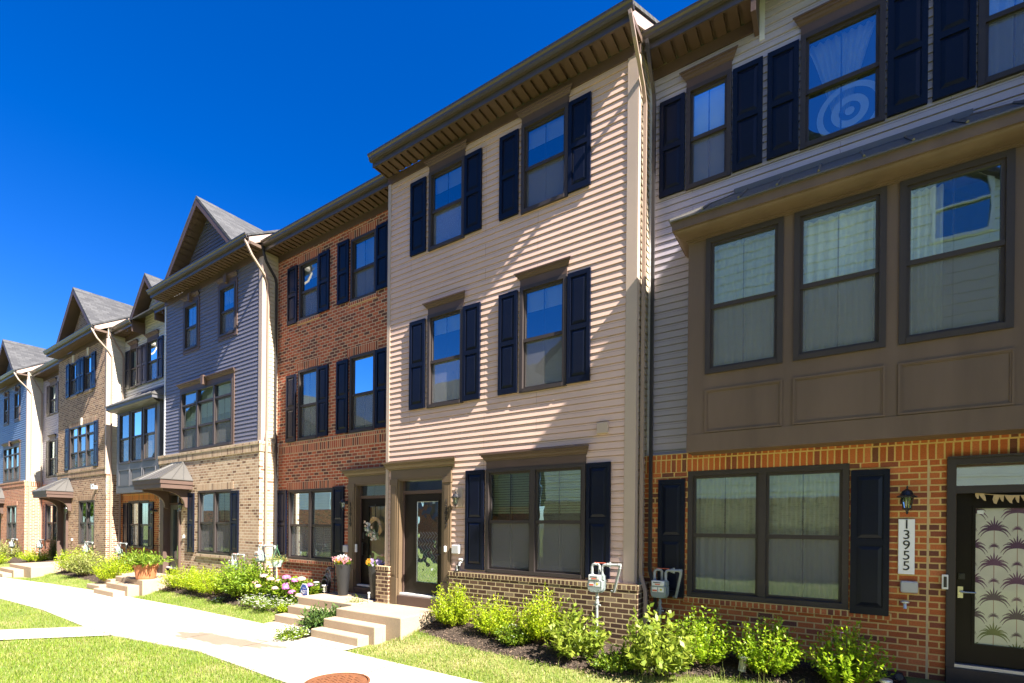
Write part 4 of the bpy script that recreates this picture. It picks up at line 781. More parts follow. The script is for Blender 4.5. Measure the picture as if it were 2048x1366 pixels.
m = MB(); m.box(-21.6, -17.6, -10.4, -9.8, .6, 4.6); m.prism([(-10.38, 5.4), (-9.6, 4.75), (-9.6, 4.6), (-10.38, 4.6)], -21.8, -17.4, 'x'); bo = m.build('bay', BAYM, Op2)
m = MB(); [m.box(-21.2 + k * 1.15, -20.25 + k * 1.15, -9.8, -9.77, 1.8, 4.1) for k in range(3)]; m.build('bay_panes', BLIND, bo)
m = MB(); m.prism([(-18.5, 7.4), (-14.0, 11.2), (-10.0, 7.4), (-10.0, 7.3), (-14.0, 11.05), (-18.5, 7.3)], -26.3, -14.3, 'x'); m.build('roof', ROOFX, Op2)

Op3 = thing('townhouse', (-46, -9, 0), 'cream sided gable end mirrored in the windows of the grey and rust brick houses', 'house', 'houses across the green')
m = MB(); zt = 14; siding(m, 0, 0, 1.2, zt, 'back', -9, (), lambda z: -49 - min(15, (zt - z) * 2.2), lambda z: -49 + min(15, (zt - z) * 2.2), lip=.035, COURSE=.2); siding(m, -34, -26.6, 1.2, 7.4, 'back', -9.4); siding(m, -16, -9, 1.2, 7.2, 'right', -34); m.build('siding_wall', SIDV, Op3)
m = MB(); flatwall(m, -64, -26.6, -2.3, 1.2, 'back', -8.95); m.build('brick_base', BR['K'], Op3)
m = MB(); m.prism([(-65, 7.2), (-49, 14.3), (-33.5, 7.2), (-33.5, 7.05), (-49, 14.1), (-65, 7.05)], -20, -8.6, 'y'); m.prism([(-34, 7.4), (-26.5, 7.4), (-26.5, 7.6), (-34, 7.6)], -16, -8.9, 'y'); m.build('roof', ROOFY, Op3)
# ---------------------------------------------------------------- ground, walk, beds, grass (heights from here on are above the walk)
def ss(a, b, x): t = min(max((x - a) / (b - a), 0), 1); return t * t * (3 - 2 * t)
HE = [(-60, 4.7), (-27, 5.15), (-23, 5.6), (-19.7, 5.86), (-14, 6.03), (-10.45, 6.03), (-10.4, 6.03), (-9.0, 5.72), (-8.5, 5.54), (-7.0, 5.53), (-4.2, 5.51), (14, 5.5)]
CE = [(-60, 2.9), (-25, 3.35), (-19.8, 3.72), (-16.5, 3.84), (-13.05, 3.72), (-11.65, 3.73), (-9.07, 4.10), (-6.4, 3.98), (-3, 3.9), (14, 3.85)]
ip = lambda P, x: float(np.interp(x, [p[0] for p in P], [p[1] for p in P]))
def gh(x, y):
    he = ip(HE, x) + .02; h = min(max((y - he) * .34 / (7.6 - he), 0), .34)
    for a, b, yy in ((-10.5, -6.9, 6.35), (-19.3, -17.1, 6.2), (-28.6, -25.7, 5.9)):
        mask = ss(a - .35, a, x) * (1 - ss(b, b + .35, x)) * (1 - ss(yy, yy + .35, y)); h *= 1 - mask
    return h
def jit(x, y, s=1): return .5 * math.sin(x * 3.1 * s + y * 1.7 * s) * math.sin(y * 2.3 * s - x * .9 * s) + .5 * math.sin(x * 7.3 * s + 1.3) * math.sin(y * 6.1 * s + .4)
def grassground():
    m, t, p = newmat('lawn_soil'); n = noise(t, pos(t), 1.1, 4); n2 = noise(t, pos(t), 30, 4, .7)
    c = ramp(t, n, [(.35, (.12, .155, .04)), (.55, (.165, .185, .055)), (.7, (.25, .22, .10))]); L(t, mul(t, c, n2, .65, 1.35), p.inputs['Base Color']); p.inputs['Roughness'].default_value = .95
    p.inputs['Specular IOR Level'].default_value = .1; bump(t, p, n2, .8, .02); return m
xs = [-400, -200, -110, -70] + list(np.arange(-48, 12.01, .4)) + [40, 150, 400]; ys = [-400, -150, -50, -20, -8, -3] + list(np.arange(-1, 9.01, .25)) + [40, 400]
V = np.array([(x, y, gh(x, y) - .012 + .006 * jit(x, y)) for y in ys for x in xs]); nx = len(xs)
F = np.array([(j * nx + i, j * nx + i + 1, (j + 1) * nx + i + 1, (j + 1) * nx + i) for j in range(len(ys) - 1) for i in range(nx - 1)])
g = npmesh('lawn', V, F, grassground()); tag(g, kind='structure')
WALK = concretemat('walk_concrete', (.44, .40, .335), stain=(-9.6, 4.75, 2.1, .42, R(10))); JOINT = plain('joint_dirt', (.14, .11, .08), .9, .2, 20)
m = MB(); xw = sorted(set(list(np.arange(-60, 14.1, .6)) + [p[0] for p in HE] + [p[0] for p in CE]))
for a, b in zip(xw, xw[1:]): m.face([(a, ip(CE, a), .012), (b, ip(CE, b), .012), (b, ip(HE, b), .012), (a, ip(HE, a), .012)])
for P, s in ((HE, 1), (CE, -1)):
    for a, b in zip(xw, xw[1:]): m.face([(a, ip(P, a), .012), (b, ip(P, b), .012), (b, ip(P, b), -.1), (a, ip(P, a), -.1)])
for k in range(-30, 9): x = k * 1.52 + .35; m.face([(x, ip(CE, x), .0165), (x + .02, ip(CE, x + .02), .0165), (x + .02, ip(HE, x + .02), .0165), (x, ip(HE, x), .0165)], 1)
for a, b, y0, y1 in ((-10.42, -8.95, 6.03, 6.34), (-8.46, -7.06, 5.54, 5.9), (-18.95, -17.3, 5.9, 5.95)):
    ya = lambda x: ip(HE, x) + .006
    m.face([(a, ya(a), .0125), (b, ya(b), .0125), (b, y1, .0125), (a, y1, .0125)]); m.face([(a, ya(a) - .012, .0168), (b, ya(b) - .012, .0168), (b, ya(b) + .004, .0168), (a, ya(a) + .004, .0168)], 1)
m.face([(-13.05, 3.715, .0125), (-16.9, -.6, .0125), (-15.5, -.6, .0125), (-11.66, 3.725, .0125)]); m.face([(-13.05, 3.71, .0168), (-13.05, 3.725, .0168), (-11.66, 3.735, .0168), (-11.66, 3.72, .0168)], 1)
tag(m.build('walk', [WALK, JOINT], zoff=0), kind='structure')

MULCH = plain('mulch_soil', (.050, .037, .029), .95, .45, 25, 1.0, spec=.15)
def bed(front, yb, name='mulch_bed', lift=.03):
    f = sorted(front); xs_ = np.arange(f[0][0], f[-1][0] + .01, .12); m = MB(); rows = 9
    P = lambda i, j: (lambda x: (lambda y: (x, y, gh(x, y) + (lift * min(1, j / 1.5) - .022 * (j == 0)) + .016 * jit(x, y, 2.2)))(ip(f, x) + .03 * math.sin(x * 5) * (j == 0) + (yb - ip(f, x)) * j / rows))(float(xs_[i]))
    for i in range(len(xs_) - 1):
        for j in range(rows): m.face([P(i, j), P(i + 1, j), P(i + 1, j + 1), P(i, j + 1)])
    tag(m.build(name, MULCH, zoff=0), kind='structure')
    return f, yb
beds = [bed([(-6.54, 6.80), (-5.55, 6.52), (-4.4, 6.42), (-3.4, 6.40), (-2.6, 6.38), (-2.0, 6.6), (-1.3, 6.93), (-.4, 6.98), (.78, 6.95)], 8.02), bed([(-17.2, 6.62), (-15, 6.62), (-12.8, 6.56), (-11, 6.62), (-10.36, 6.68)], 8.06),
        bed([(-25.8, 6.3), (-23.5, 6.38), (-21, 6.3), (-19.25, 6.15)], 8.15), bed([(-8.97, 5.75), (-8.75, 5.5), (-8.44, 5.62)], 7.9, lift=.07), bed([(-40, 6.3), (-34, 6.5), (-28.7, 6.4)], 8.3)]
def strip_leaves(n, C, Dv, Lg, Wd, up=None):          # diamonds: centre-base C, direction Dv, length, width
    Dv = Dv / np.linalg.norm(Dv, axis=1, keepdims=True); r = rng.normal(size=(n, 3)) if up is None else up
    S = np.cross(Dv, r); S /= np.linalg.norm(S, axis=1, keepdims=True) + 1e-9; Nn = np.cross(S, Dv)
    Lg = Lg[:, None]; Wd = Wd[:, None]
    a = C; b = C + Dv * Lg * .5 + S * Wd * .5 - Nn * Lg * .06; c = C + Dv * Lg - Nn * Lg * .14; d = C + Dv * Lg * .5 - S * Wd * .5 - Nn * Lg * .06
    V = np.stack([a, b, c, d], 1).reshape(-1, 3); F = np.arange(4 * n).reshape(-1, 4); return V, F
# loose chips lying on the mulch
C = []
for (f, yb), n in zip(beds, (9000, 3600, 1600, 700, 300)):
    x = rng.uniform(f[0][0] + .05, f[-1][0] - .05, n); y0 = np.interp(x, [p[0] for p in f], [p[1] for p in f]); y = y0 + (np.minimum(yb, y0 + 1.2) - y0) * rng.uniform(-.04, 1, n) ** 1.0
    C.append(np.stack([x, y, [gh(a, b) + .035 + .016 * jit(a, b, 2.2) + (.04 if -8.97 < a < -8.44 else 0) for a, b in zip(x, y)]], 1))
C = np.concatenate(C); n = len(C); ang = rng.uniform(0, 6.28, n); D_ = np.stack([np.cos(ang), np.sin(ang), rng.normal(0, .35, n)], 1)
V, F = strip_leaves(n, C, D_, rng.uniform(.02, .07, n), rng.uniform(.006, .016, n), np.tile([0, 0, 1.], (n, 1)) + rng.normal(0, .5, (n, 3)))
tag(npmesh('mulch_chips', V, F, leafmat('bark_chip', [(.03, .022, .017), (.07, .05, .038), (.05, .038, .03), (.14, .095, .066), (.24, .17, .115)], 0, .9)), 'loose dark bark chips scattered over the planting beds', 'mulch', kind='stuff')
def in_walk(x, y): return ip(CE, x) + .01 < y < ip(HE, x) - .01
def blades(name, areas, stops, hr, wr, label, lean=.5, trans=.4):
    P = []
    for (x0, x1, y0, y1, dens, ok) in areas:
        n = int((x1 - x0) * (y1 - y0) * dens); x = rng.uniform(x0, x1, n); y = rng.uniform(y0, y1, n)
        for a, b in zip(x, y):
            if ok(a, b): P.append((a, b, gh(a, b) - .015))
    P = np.array(P); n = len(P); ang = rng.uniform(0, 6.28, n); h = rng.uniform(*hr, n); l = np.abs(rng.normal(0, lean, n)) * h; wd = rng.uniform(*wr, n)
    S = np.stack([-np.sin(ang), np.cos(ang), np.zeros(n)], 1) * wd[:, None] * .5; D_ = np.stack([np.cos(ang), np.sin(ang), np.zeros(n)], 1)
    mid = P + D_ * (l * .35)[:, None]; mid[:, 2] += h * .6; tip = P + D_ * l[:, None]; tip[:, 2] += h * .95
    V = np.stack([P - S, P + S, mid + S * .8, mid - S * .8, tip], 1).reshape(-1, 3); b = (np.arange(n) * 5)[:, None]
    F = np.concatenate([b + np.array([[0, 1, 2]]), b + np.array([[0, 2, 3]]), b + np.array([[3, 2, 4]])])
    return tag(npmesh(name, V, F, leafmat(name + '_blade', stops, trans, .5)), label, 'grass', kind='stuff')
def diag(x, y): return not (-.02 < ((y - 3.72) * (-3.85) - (x + 12.35) * (-4.32)) / 5.79 + .52 < 1.05 and y < 3.73)   # off the diagonal branch walk
cside = lambda x, y: y < ip(CE, x) + rng.uniform(-.01, .06) and diag(x, y)
pn = lambda x, y: jit(x, y, .8) + .5 * jit(x + 9, y, 2)
bfront = lambda b: (lambda x, y: y > ip(HE, x) - .03 and y < ip(b[0], x) + .04)
straw = lambda x, y: (math.exp(-((x + 6.35) / .75) ** 2 - ((y - 6.05) / .45) ** 2) + math.exp(-((x + 2.2) / .8) ** 2 - ((y - 6.35) / .4) ** 2) + .55 * math.exp(-((x + 4.5) / 1.2) ** 2 - ((y - 6.2) / .35) ** 2))
bf0, bf1, bf2 = bfront(beds[0]), bfront(beds[1]), bfront(beds[2])
GREEN = [(.085, .17, .010), (.145, .24, .016), (.215, .29, .026), (.105, .20, .012), (.31, .32, .07), (.175, .27, .02)]
blades('grass', [(-12.5, -3.5, .9, 4.2, 1750, cside), (-19, -12.5, 1.0, 3.9, 800, cside), (-30, -19, 2.0, 3.8, 250, cside), (-7.1, 1.4, 5.48, 7.0, 2300, lambda x, y: bf0(x, y) and rng.random() > straw(x, y) * .92 and not (x < -6.95 and y > 5.54)),
                 (-17.25, -10.4, 5.98, 6.75, 1700, bf1), (-26, -18.9, 5.4, 6.45, 700, bf2), (-48, -28.5, 4.9, 6.5, 200, lambda x, y: y > ip(HE, x))], GREEN, (.03, .075), (.004, .008), 'short sunlit green lawn grass along the walk')
blades('dry_grass', [(-7.05, 1.2, 5.5, 6.9, 1500, lambda x, y: bf0(x, y) and rng.random() < straw(x, y) * .9 + .10), (-12.5, -4, 1.2, 4.1, 130, cside), (-17.2, -10.5, 6.0, 6.7, 260, lambda x, y: bf1(x, y) and rng.random() < .3 + .6 * pn(x, y))], [(.36, .28, .13), (.46, .37, .19), (.30, .24, .10), (.40, .36, .12)], (.02, .06), (.004, .007), 'straw coloured dry grass in bare patches of the lawn', lean=1.1, trans=.2)
blades('tall_grass', [(-2.2, -.2, 6.35, 6.98, 60, bf0), (-6.9, -2, 6.2, 6.6, 12, bf0)], [(.16, .22, .03), (.32, .33, .09), (.24, .28, .05)], (.14, .26), (.004, .007), 'taller unmown grass stems along the edge of the right bed', lean=.3)

# ---------------------------------------------------------------- steps
def steps(label, boxes):                                # boxes: x0,x1,y0,y1,ztop
    b = boxes[0]; t = thing('concrete_steps', ((b[0] + b[1]) / 2, (b[2] + b[3]) / 2, 0), label, 'front steps', 'concrete front steps')
    for i, (x0, x1, y0, y1, z) in enumerate(boxes): m = MB(); m.box(x0, x1, y0, y1, -.25, z); m.build('landing' if i == 0 else 'step', CONC, t, zoff=0, bevel=.018)
steps('concrete steps with square landing at the door of the beige house', [(-8.41, -6.56, 6.39, 7.46, .50), (-8.43, -6.94, 6.11, 6.388, .335), (-8.46, -7.08, 5.85, 6.108, .17)])
steps('concrete steps and landing carrying the two tall planters', [(-10.36, -8.46, 6.82, 7.98, .52), (-10.33, -8.98, 6.55, 6.818, .35), (-10.40, -8.98, 6.28, 6.548, .18)])
steps('concrete steps with a terracotta pot standing on the landing', [(-19.2, -17.15, 6.22, 7.45, .48), (-19.0, -17.35, 5.92, 6.218, .32), (-19.05, -17.5, 5.62, 5.918, .16)])
steps('grey concrete landing below the palm curtained door at the right edge', [(.80, 2.7, 6.85, 7.98, .29), (1.0, 2.5, 6.4, 6.848, .14)])
steps('low concrete steps in front of the tan brick house', [(-29.0, -26.0, 5.75, 7.55, .42), (-28.9, -26.9, 5.45, 5.748, .28), (-28.9, -27.1, 5.18, 5.448, .14)])
steps('small concrete steps below the cream bay house', [(-20.7, -19.5, 6.5, 8.05, .5), (-20.6, -19.5, 6.2, 6.498, .34), (-20.6, -19.5, 5.9, 6.198, .17)])

# ---------------------------------------------------------------- shrubs and flowers
YG = leafmat('golden_green_leaf', [(.17, .28, .010), (.31, .41, .013), (.42, .49, .02), (.22, .34, .012), (.48, .50, .03)], .45)
MG = leafmat('mid_green_leaf', [(.07, .14, .010), (.13, .22, .014), (.21, .28, .018), (.10, .18, .012), (.27, .31, .02)], .42)
DG = leafmat('dark_green_leaf', [(.035, .075, .018), (.06, .11, .025), (.09, .14, .03), (.045, .09, .02)], .25, .35)
BG = leafmat('bright_lime_leaf', [(.12, .23, .010), (.23, .36, .014), (.34, .45, .02), (.17, .29, .012), (.40, .47, .025)], .45)
LG = leafmat('soft_large_leaf', [(.14, .21, .02), (.22, .29, .03), (.30, .34, .05), (.18, .25, .025)], .45)
VG = leafmat('variegated_leaf', [(.12, .18, .03), (.30, .32, .09), (.32, .32, .11), (.17, .22, .04)], .35)
STEM = plain('woody_stem', (.16, .10, .055), .8, .2, 8); GSTEM = plain('green_stem', (.16, .20, .05), .6, .2, 8)
def sprigs(n, rx, ry, h, per, ll, lw, spread=1.0, upness=.6, zmin=.12, tipv=.16, leafup=.5, start=.3):
    th = rng.uniform(0, 2 * np.pi, n); ph = np.arccos(rng.uniform(zmin * .2 - .1, 1, n)); rr = rng.uniform(1 - tipv * 1.6, 1 + tipv, n)
    tip = np.stack([np.sin(ph) * np.cos(th) * rx * rr, np.sin(ph) * np.sin(th) * ry * rr, h * (.38 + .62 * np.cos(ph)) * rr], 1); tip[:, 2] = np.maximum(tip[:, 2], h * zmin)
    base = tip * np.array([.22, .22, 0]) * spread + np.stack([rng.normal(0, .03, n), rng.normal(0, .03, n), np.zeros(n)], 1)
    ctrl = base * .5 + tip * .5; ctrl[:, 2] = tip[:, 2] * .45; ctrl[:, :2] = base[:, :2] * .45 + tip[:, :2] * .55
    t = np.tile(np.linspace(start, 1, per), (n, 1)) + rng.normal(0, .02, (n, per)); t = np.clip(t, 0, 1)[..., None]
    P = (1 - t) ** 2 * base[:, None] + 2 * t * (1 - t) * ctrl[:, None] + t ** 2 * tip[:, None]; Tg = 2 * (1 - t) * (ctrl - base)[:, None] + 2 * t * (tip - ctrl)[:, None]
    Tg /= np.linalg.norm(Tg, axis=2, keepdims=True); P = P.reshape(-1, 3); Tg = Tg.reshape(-1, 3); k = len(P)
    D_ = Tg * leafup + rng.normal(0, .55, (k, 3)) + np.array([0, 0, .15 * upness]); up = np.tile([0, 0, 1.], (k, 1)) + rng.normal(0, .45, (k, 3))
    V, F = strip_leaves(k, P, D_, rng.uniform(ll * .65, ll * 1.25, k), rng.uniform(lw * .7, lw * 1.2, k), up)
    return V, F, base, ctrl, tip
def stems(base, ctrl, tip, idx, r=.006):
    m = MB()
    for i in idx: m.tube([tuple((1 - t) ** 2 * base[i] + 2 * t * (1 - t) * ctrl[i] + t ** 2 * tip[i]) for t in (0, .35, .7, .97)], [r, r * .8, r * .55, r * .3], 4, caps=False)
    return m
def shrub(label, x, y, w, h, mat, n=170, per=16, ll=.042, lw=.017, name='shrub', d=None, group='garden shrubs', stem=STEM, flowers=None, z=None, cat='shrub', **kw):
    o = thing(name, (x, y, gh(x, y) if z is None else z), label, cat, group); WL[o.name] = Vector()
    n = int(n * (1.3 if mat is LG else 1.9)); ll *= 1.15; lw *= 1.35; w *= .9
    V, F, b, c, t = sprigs(n, w / 2, (d or w) / 2, h, per, ll, lw, **kw); npmesh('foliage', V, F, mat, o)
    stems(b, c, t, range(0, n, 9)).build('stems', stem, o, zoff=0)
    if flowers:                                        # scattered small blossoms: count, size, materials
        cnt, s, fm = flowers; k = len(t); ii = rng.integers(0, k, cnt); P = t[ii] * rng.uniform(.9, 1.04, (cnt, 1)); m5 = []
        for a in range(5): an = a * 1.2566; m5.append(np.stack([np.full(cnt, math.cos(an)), np.full(cnt, math.sin(an)), rng.uniform(.1, .5, cnt)], 1))
        D_ = np.concatenate(m5); PP = np.concatenate([P] * 5); V, F = strip_leaves(5 * cnt, PP, D_, np.full(5 * cnt, s), np.full(5 * cnt, s * .7), np.tile([0, 0, 1.], (5 * cnt, 1))); tag(npmesh('blossom', V, F, fm, o), kind='stuff')
    return o
WF = leafmat('white_petal', [(.72, .72, .70), (.80, .79, .77)], .2); PF = leafmat('purple_petal', [(.16, .03, .34), (.26, .04, .42)], .2); BF = leafmat('blue_petal', [(.16, .18, .55), (.34, .36, .75), (.7, .7, .85)], .2)
shrub('golden green shrub right beside the landing of the beige house', -6.0, 7.22, 1.0, .78, YG, 180, 18)
shrub('golden green shrub, second from the beige house door', -4.98, 7.14, .92, .64, YG, 140, 18)
shrub('golden green shrub, third from the beige house door, under the wide window', -4.02, 7.12, .88, .86, YG, 150, 18)
shrub('low dark green shrub dotted white between two golden shrubs', -4.42, 6.88, .70, .36, MG, 110, 14, .035, .018, flowers=(40, .014, WF))
shrub('pale large leaved plant in front of the left gas meter post', -3.22, 6.76, 1.0, .66, LG, 80, 13, .085, .042, name='leafy_plant', upness=.2, group='large leaved plants', stem=GSTEM)
shrub('lanky stems with big leaves rising beside the gas meter post', -3.42, 7.05, .35, .95, LG, 6, 12, .095, .05, name='leafy_plant', zmin=.6, group='large leaved plants', stem=GSTEM, start=.3)
shrub('sprawling large leaved plant below the right gas meter', -1.98, 6.76, 1.15, .80, LG, 85, 13, .09, .043, name='leafy_plant', upness=.2, group='large leaved plants', stem=GSTEM)
shrub('low yellowish weeds at the lawn edge between the two large leaved plants', -2.55, 6.62, .8, .28, MG, 70, 12, .04, .02, name='weeds', group='large leaved plants', stem=GSTEM, cat='plant')
shrub('bright green shrub left of the shuttered window of the red brick base', -1.52, 7.22, .92, .76, BG, 130, 17, .045, .02)
shrub('bright green shrub right behind the tilted solar lantern', -.69, 7.2, .86, .74, BG, 130, 17, .045, .02)
shrub('bright green shrub with purple blossoms nearest the palm curtained door', .18, 7.2, .92, .74, BG, 115, 17, .045, .02, flowers=(26, .013, PF))
shrub('golden hedge shrub beside the terracotta potted plant', -16.4, 6.98, 1.25, .70, YG, 170, 16)
shrub('golden hedge shrub in the middle of the bed below the cream brick house', -15.35, 7.0, 1.2, .66, YG, 170, 16)
shrub('golden hedge shrub touching the big round green bush', -14.5, 6.92, 1.15, .74, YG, 160, 16)
shrub('big round fresh green bush in front of the grey gas meter', -13.1, 7.08, 1.5, 1.0, leafmat('fresh_green_leaf', [(.11, .21, .012), (.19, .30, .02), (.28, .36, .03), (.15, .25, .015)], .4), 260, 16, .065, .032)
shrub('dark narrow leaved green plant between the two stone stairs', -8.78, 6.38, 1.0, .46, DG, 90, 13, .11, .026, name='leafy_plant', upness=.1, group='plants by the stairs', stem=GSTEM)
shrub('white flowering plant at the corner of the walk', -8.66, 5.56, .72, .22, MG, 80, 9, .04, .018, name='flowering_plant', flowers=(170, .022, WF), group='plants by the stairs', stem=GSTEM, cat='flowers')
shrub('thin purple flowered herb between the two landings', -8.62, 7.05, .4, .32, MG, 40, 9, .045, .009, name='flowering_plant', flowers=(30, .012, PF), group='plants by the stairs', stem=GSTEM, z=.33, cat='flowers')
shrub('tiny blue flowers at the front of the bed', -13.5, 6.62, .36, .12, MG, 36, 6, .03, .014, name='flowering_plant', flowers=(90, .016, BF), group='bedding flowers', stem=GSTEM, cat='flowers')
for x, y, w_, lab in ((-12.0, 6.78, .95, 'white bedding flowers below the pale pink hydrangea'), (-11.25, 6.74, .9, 'white bedding flowers in the middle of the hydrangea bed'), (-10.62, 6.9, .7, 'white bedding flowers next to the blue yard sign')):
    shrub(lab, x, y, w_, .27, MG, 80, 9, .04, .018, name='flowering_plant', flowers=(260, .026, WF), group='bedding flowers', stem=GSTEM, cat='flowers')
shrub('small lime green plant at the bottom step', -10.6, 6.68, .4, .2, YG, 45, 9, .045, .02, name='flowering_plant', group='bedding flowers', stem=GSTEM, cat='plant')
shrub('rounded golden green shrub just left of the terracotta pot', -20.1, 6.5, 1.3, .98, YG, 190, 15, .05, .021)
shrub('taller green shrub behind the rounded golden shrub and the pot', -21.2, 7.3, 1.4, .92, MG, 170, 15, .05, .022)
shrub('wide golden shrub in front of the tan brick corner', -25.0, 6.85, 1.5, .92, YG, 180, 14, .055, .022)
shrub('variegated cream and green shrub in front of the white side wall', -23.3, 6.72, 1.5, .9, VG, 180, 14, .055, .024)
shrub('small golden shrub below the half hidden grey house', -31.6, 7.2, 1.5, .62, YG, 110, 12, .06, .026)
shrub('pink tinged shrub by the orange brick base', -36.2, 7.0, 1.9, .9, VG, 130, 12, .07, .03)
shrub('round golden shrub at the left edge of the photo', -33.3, 6.0, 1.5, .62, YG, 110, 12, .06, .026)
t = shrub('dark conical evergreen in front of the half hidden house', -31.2, 7.75, .55, 1.25, DG, 160, 14, .05, .012, name='conifer', z=.35, tipv=.12)
PK = [leafmat('pale_pink_petal', [(.62, .42, .38), (.72, .52, .46), (.55, .36, .30), (.66, .55, .40)], .25), leafmat('magenta_petal', [(.55, .12, .42), (.66, .22, .50), (.45, .08, .36), (.72, .36, .58)], .25)]
def hydrangea(label, x, y, w_, h, heads):
    o = shrub(label, x, y, w_, h, MG, 90, 10, .085, .05, name='hydrangea', group='hydrangeas', stem=GSTEM, cat='hydrangea')
    for (a, b, c, r, k) in heads:
        n = 130; v = rng.normal(size=(n, 3)); v /= np.linalg.norm(v, axis=1, keepdims=True); v[:, 2] = np.abs(v[:, 2]) * .9 - .1; P = np.array([a, b, c]) + v * r * np.array([1, 1, .8])
        D_ = np.cross(v, rng.normal(size=(n, 3))); V, F = strip_leaves(n, P - D_ / np.linalg.norm(D_, axis=1, keepdims=True) * .016, D_, np.full(n, .036), np.full(n, .032), v); npmesh('flower_head', V, F, PK[k], o)
hydrangea('pale pink hydrangea beside the round green bush', -12.25, 7.3, .9, .50, [(-.15, -.1, .55, .11, 0), (.22, -.15, .50, .10, 0), (-.3, -.25, .38, .09, 0), (.05, -.38, .33, .085, 0)])
hydrangea('magenta hydrangea in the middle of the flower bed', -11.5, 7.35, .9, .50, [(.0, -.1, .56, .11, 1), (-.26, -.15, .45, .09, 0), (.28, -.28, .40, .10, 1), (.0, -.40, .32, .08, 0)])
hydrangea('magenta and peach hydrangea behind the blue yard sign', -10.85, 7.35, .9, .50, [(-.02, -.1, .56, .11, 0), (-.12, -.2, .52, .09, 1), (.32, -.1, .44, .085, 1), (.1, -.42, .28, .10, 1), (-.2, -.40, .36, .09, 1), (.3, -.38, .22, .09, 0)])

# ---------------------------------------------------------------- pots and planters
TERRA = plain('terracotta', (.36, .135, .055), .8, .12, 8); CHAR = plain('charcoal_resin', (.016, .016, .017), .45, .06, 5); SOIL = plain('potting_soil', (.03, .022, .016), .95, .3, 20)
t = thing('potted_plant', (-17.55, 6.45, .48), 'wide terracotta pot with a bushy green plant on the concrete landing', 'potted plant'); WL[t.name] = Vector()
m = MB(); m.lathe([(.02, .0), (.235, .0), (.25, .03), (.30, .36), (.325, .362), (.335, .45), (.31, .455), (.295, .40), (.02, .40)], 0, 0, 28); m.build('pot', TERRA, t, zoff=0, smooth=False); m = MB(); m.lathe([(.01, .402), (.29, .402)], 0, 0, 20); m.build('soil', SOIL, t, zoff=0)
V, F, b, c, tp = sprigs(85, .58, .58, .42, 12, .13, .038, upness=.2, zmin=.15); V[:, 2] += .40; npmesh('foliage', V, F, leafmat('potted_leaf', [(.10, .19, .015), (.18, .27, .025), (.27, .34, .04)], .4), t)
FM = [leafmat('orange_petal', [(.75, .33, .03), (.8, .5, .05)], .2), leafmat('pink_petal', [(.68, .25, .32), (.75, .45, .48), (.55, .15, .18)], .2), WF, leafmat('lilac_petal', [(.50, .36, .66), (.6, .5, .72)], .2)]
def planter(label, x, y, z, mats):
    t = thing('flower_planter', (x, y, z), label, 'planter', 'tall planters at the door'); WL[t.name] = Vector(); m = MB(); n = 40
    prof = [(.115, 0), (.135, .2), (.165, .5), (.185, .74), (.175, .745), (.165, .70), (.02, .70)]; rings = []
    for r, zz in prof:
        b = len(m.v); rings.append(b)
        for k in range(n): a = 2 * math.pi * k / n + zz * .55; q = r * (1 - .075 * abs(math.sin(2.5 * (a)))); m.v.append((q * math.cos(a), q * math.sin(a), zz))
    for p, q in zip(rings, rings[1:]):
        for k in range(n): j = (k + 1) % n; m.f.append((p + k, p + j, q + j, q + k)); m.m.append(0)
    m.build('pot', CHAR, t, zoff=0)
    V, F, b, c, tp = sprigs(60, .20, .20, .16, 8, .05, .026); V[:, 2] += .70; npmesh('foliage', V, F, MG, t)
    for i, fm in enumerate(mats):
        k = 26; P = np.stack([rng.normal((i - len(mats) / 2 + .5) * .11, .05, k), rng.normal(-.05, .07, k), .80 + rng.uniform(-.02, .10, k) + (.06 if fm is WF else 0)], 1)
        D_ = np.concatenate([np.tile([math.cos(a), -.3, math.sin(a)], (k, 1)) for a in np.arange(5) * 1.2566]) + rng.normal(0, .2, (5 * k, 3)); V, F = strip_leaves(5 * k, np.concatenate([P] * 5), D_, np.full(5 * k, .034), np.full(5 * k, .03), np.tile([0, -1., .3], (5 * k, 1))); tag(npmesh('flowers', V, F, fm, t), kind='stuff')
planter('tall charcoal planter with pink, orange and white flowers left of the wreathed door', -9.68, 7.55, .52, [FM[1], FM[0], WF, FM[1]])
planter('tall charcoal planter with lilac and orange flowers partly behind the brick pier', -8.62, 7.62, .52, [FM[0], FM[3], FM[3]])

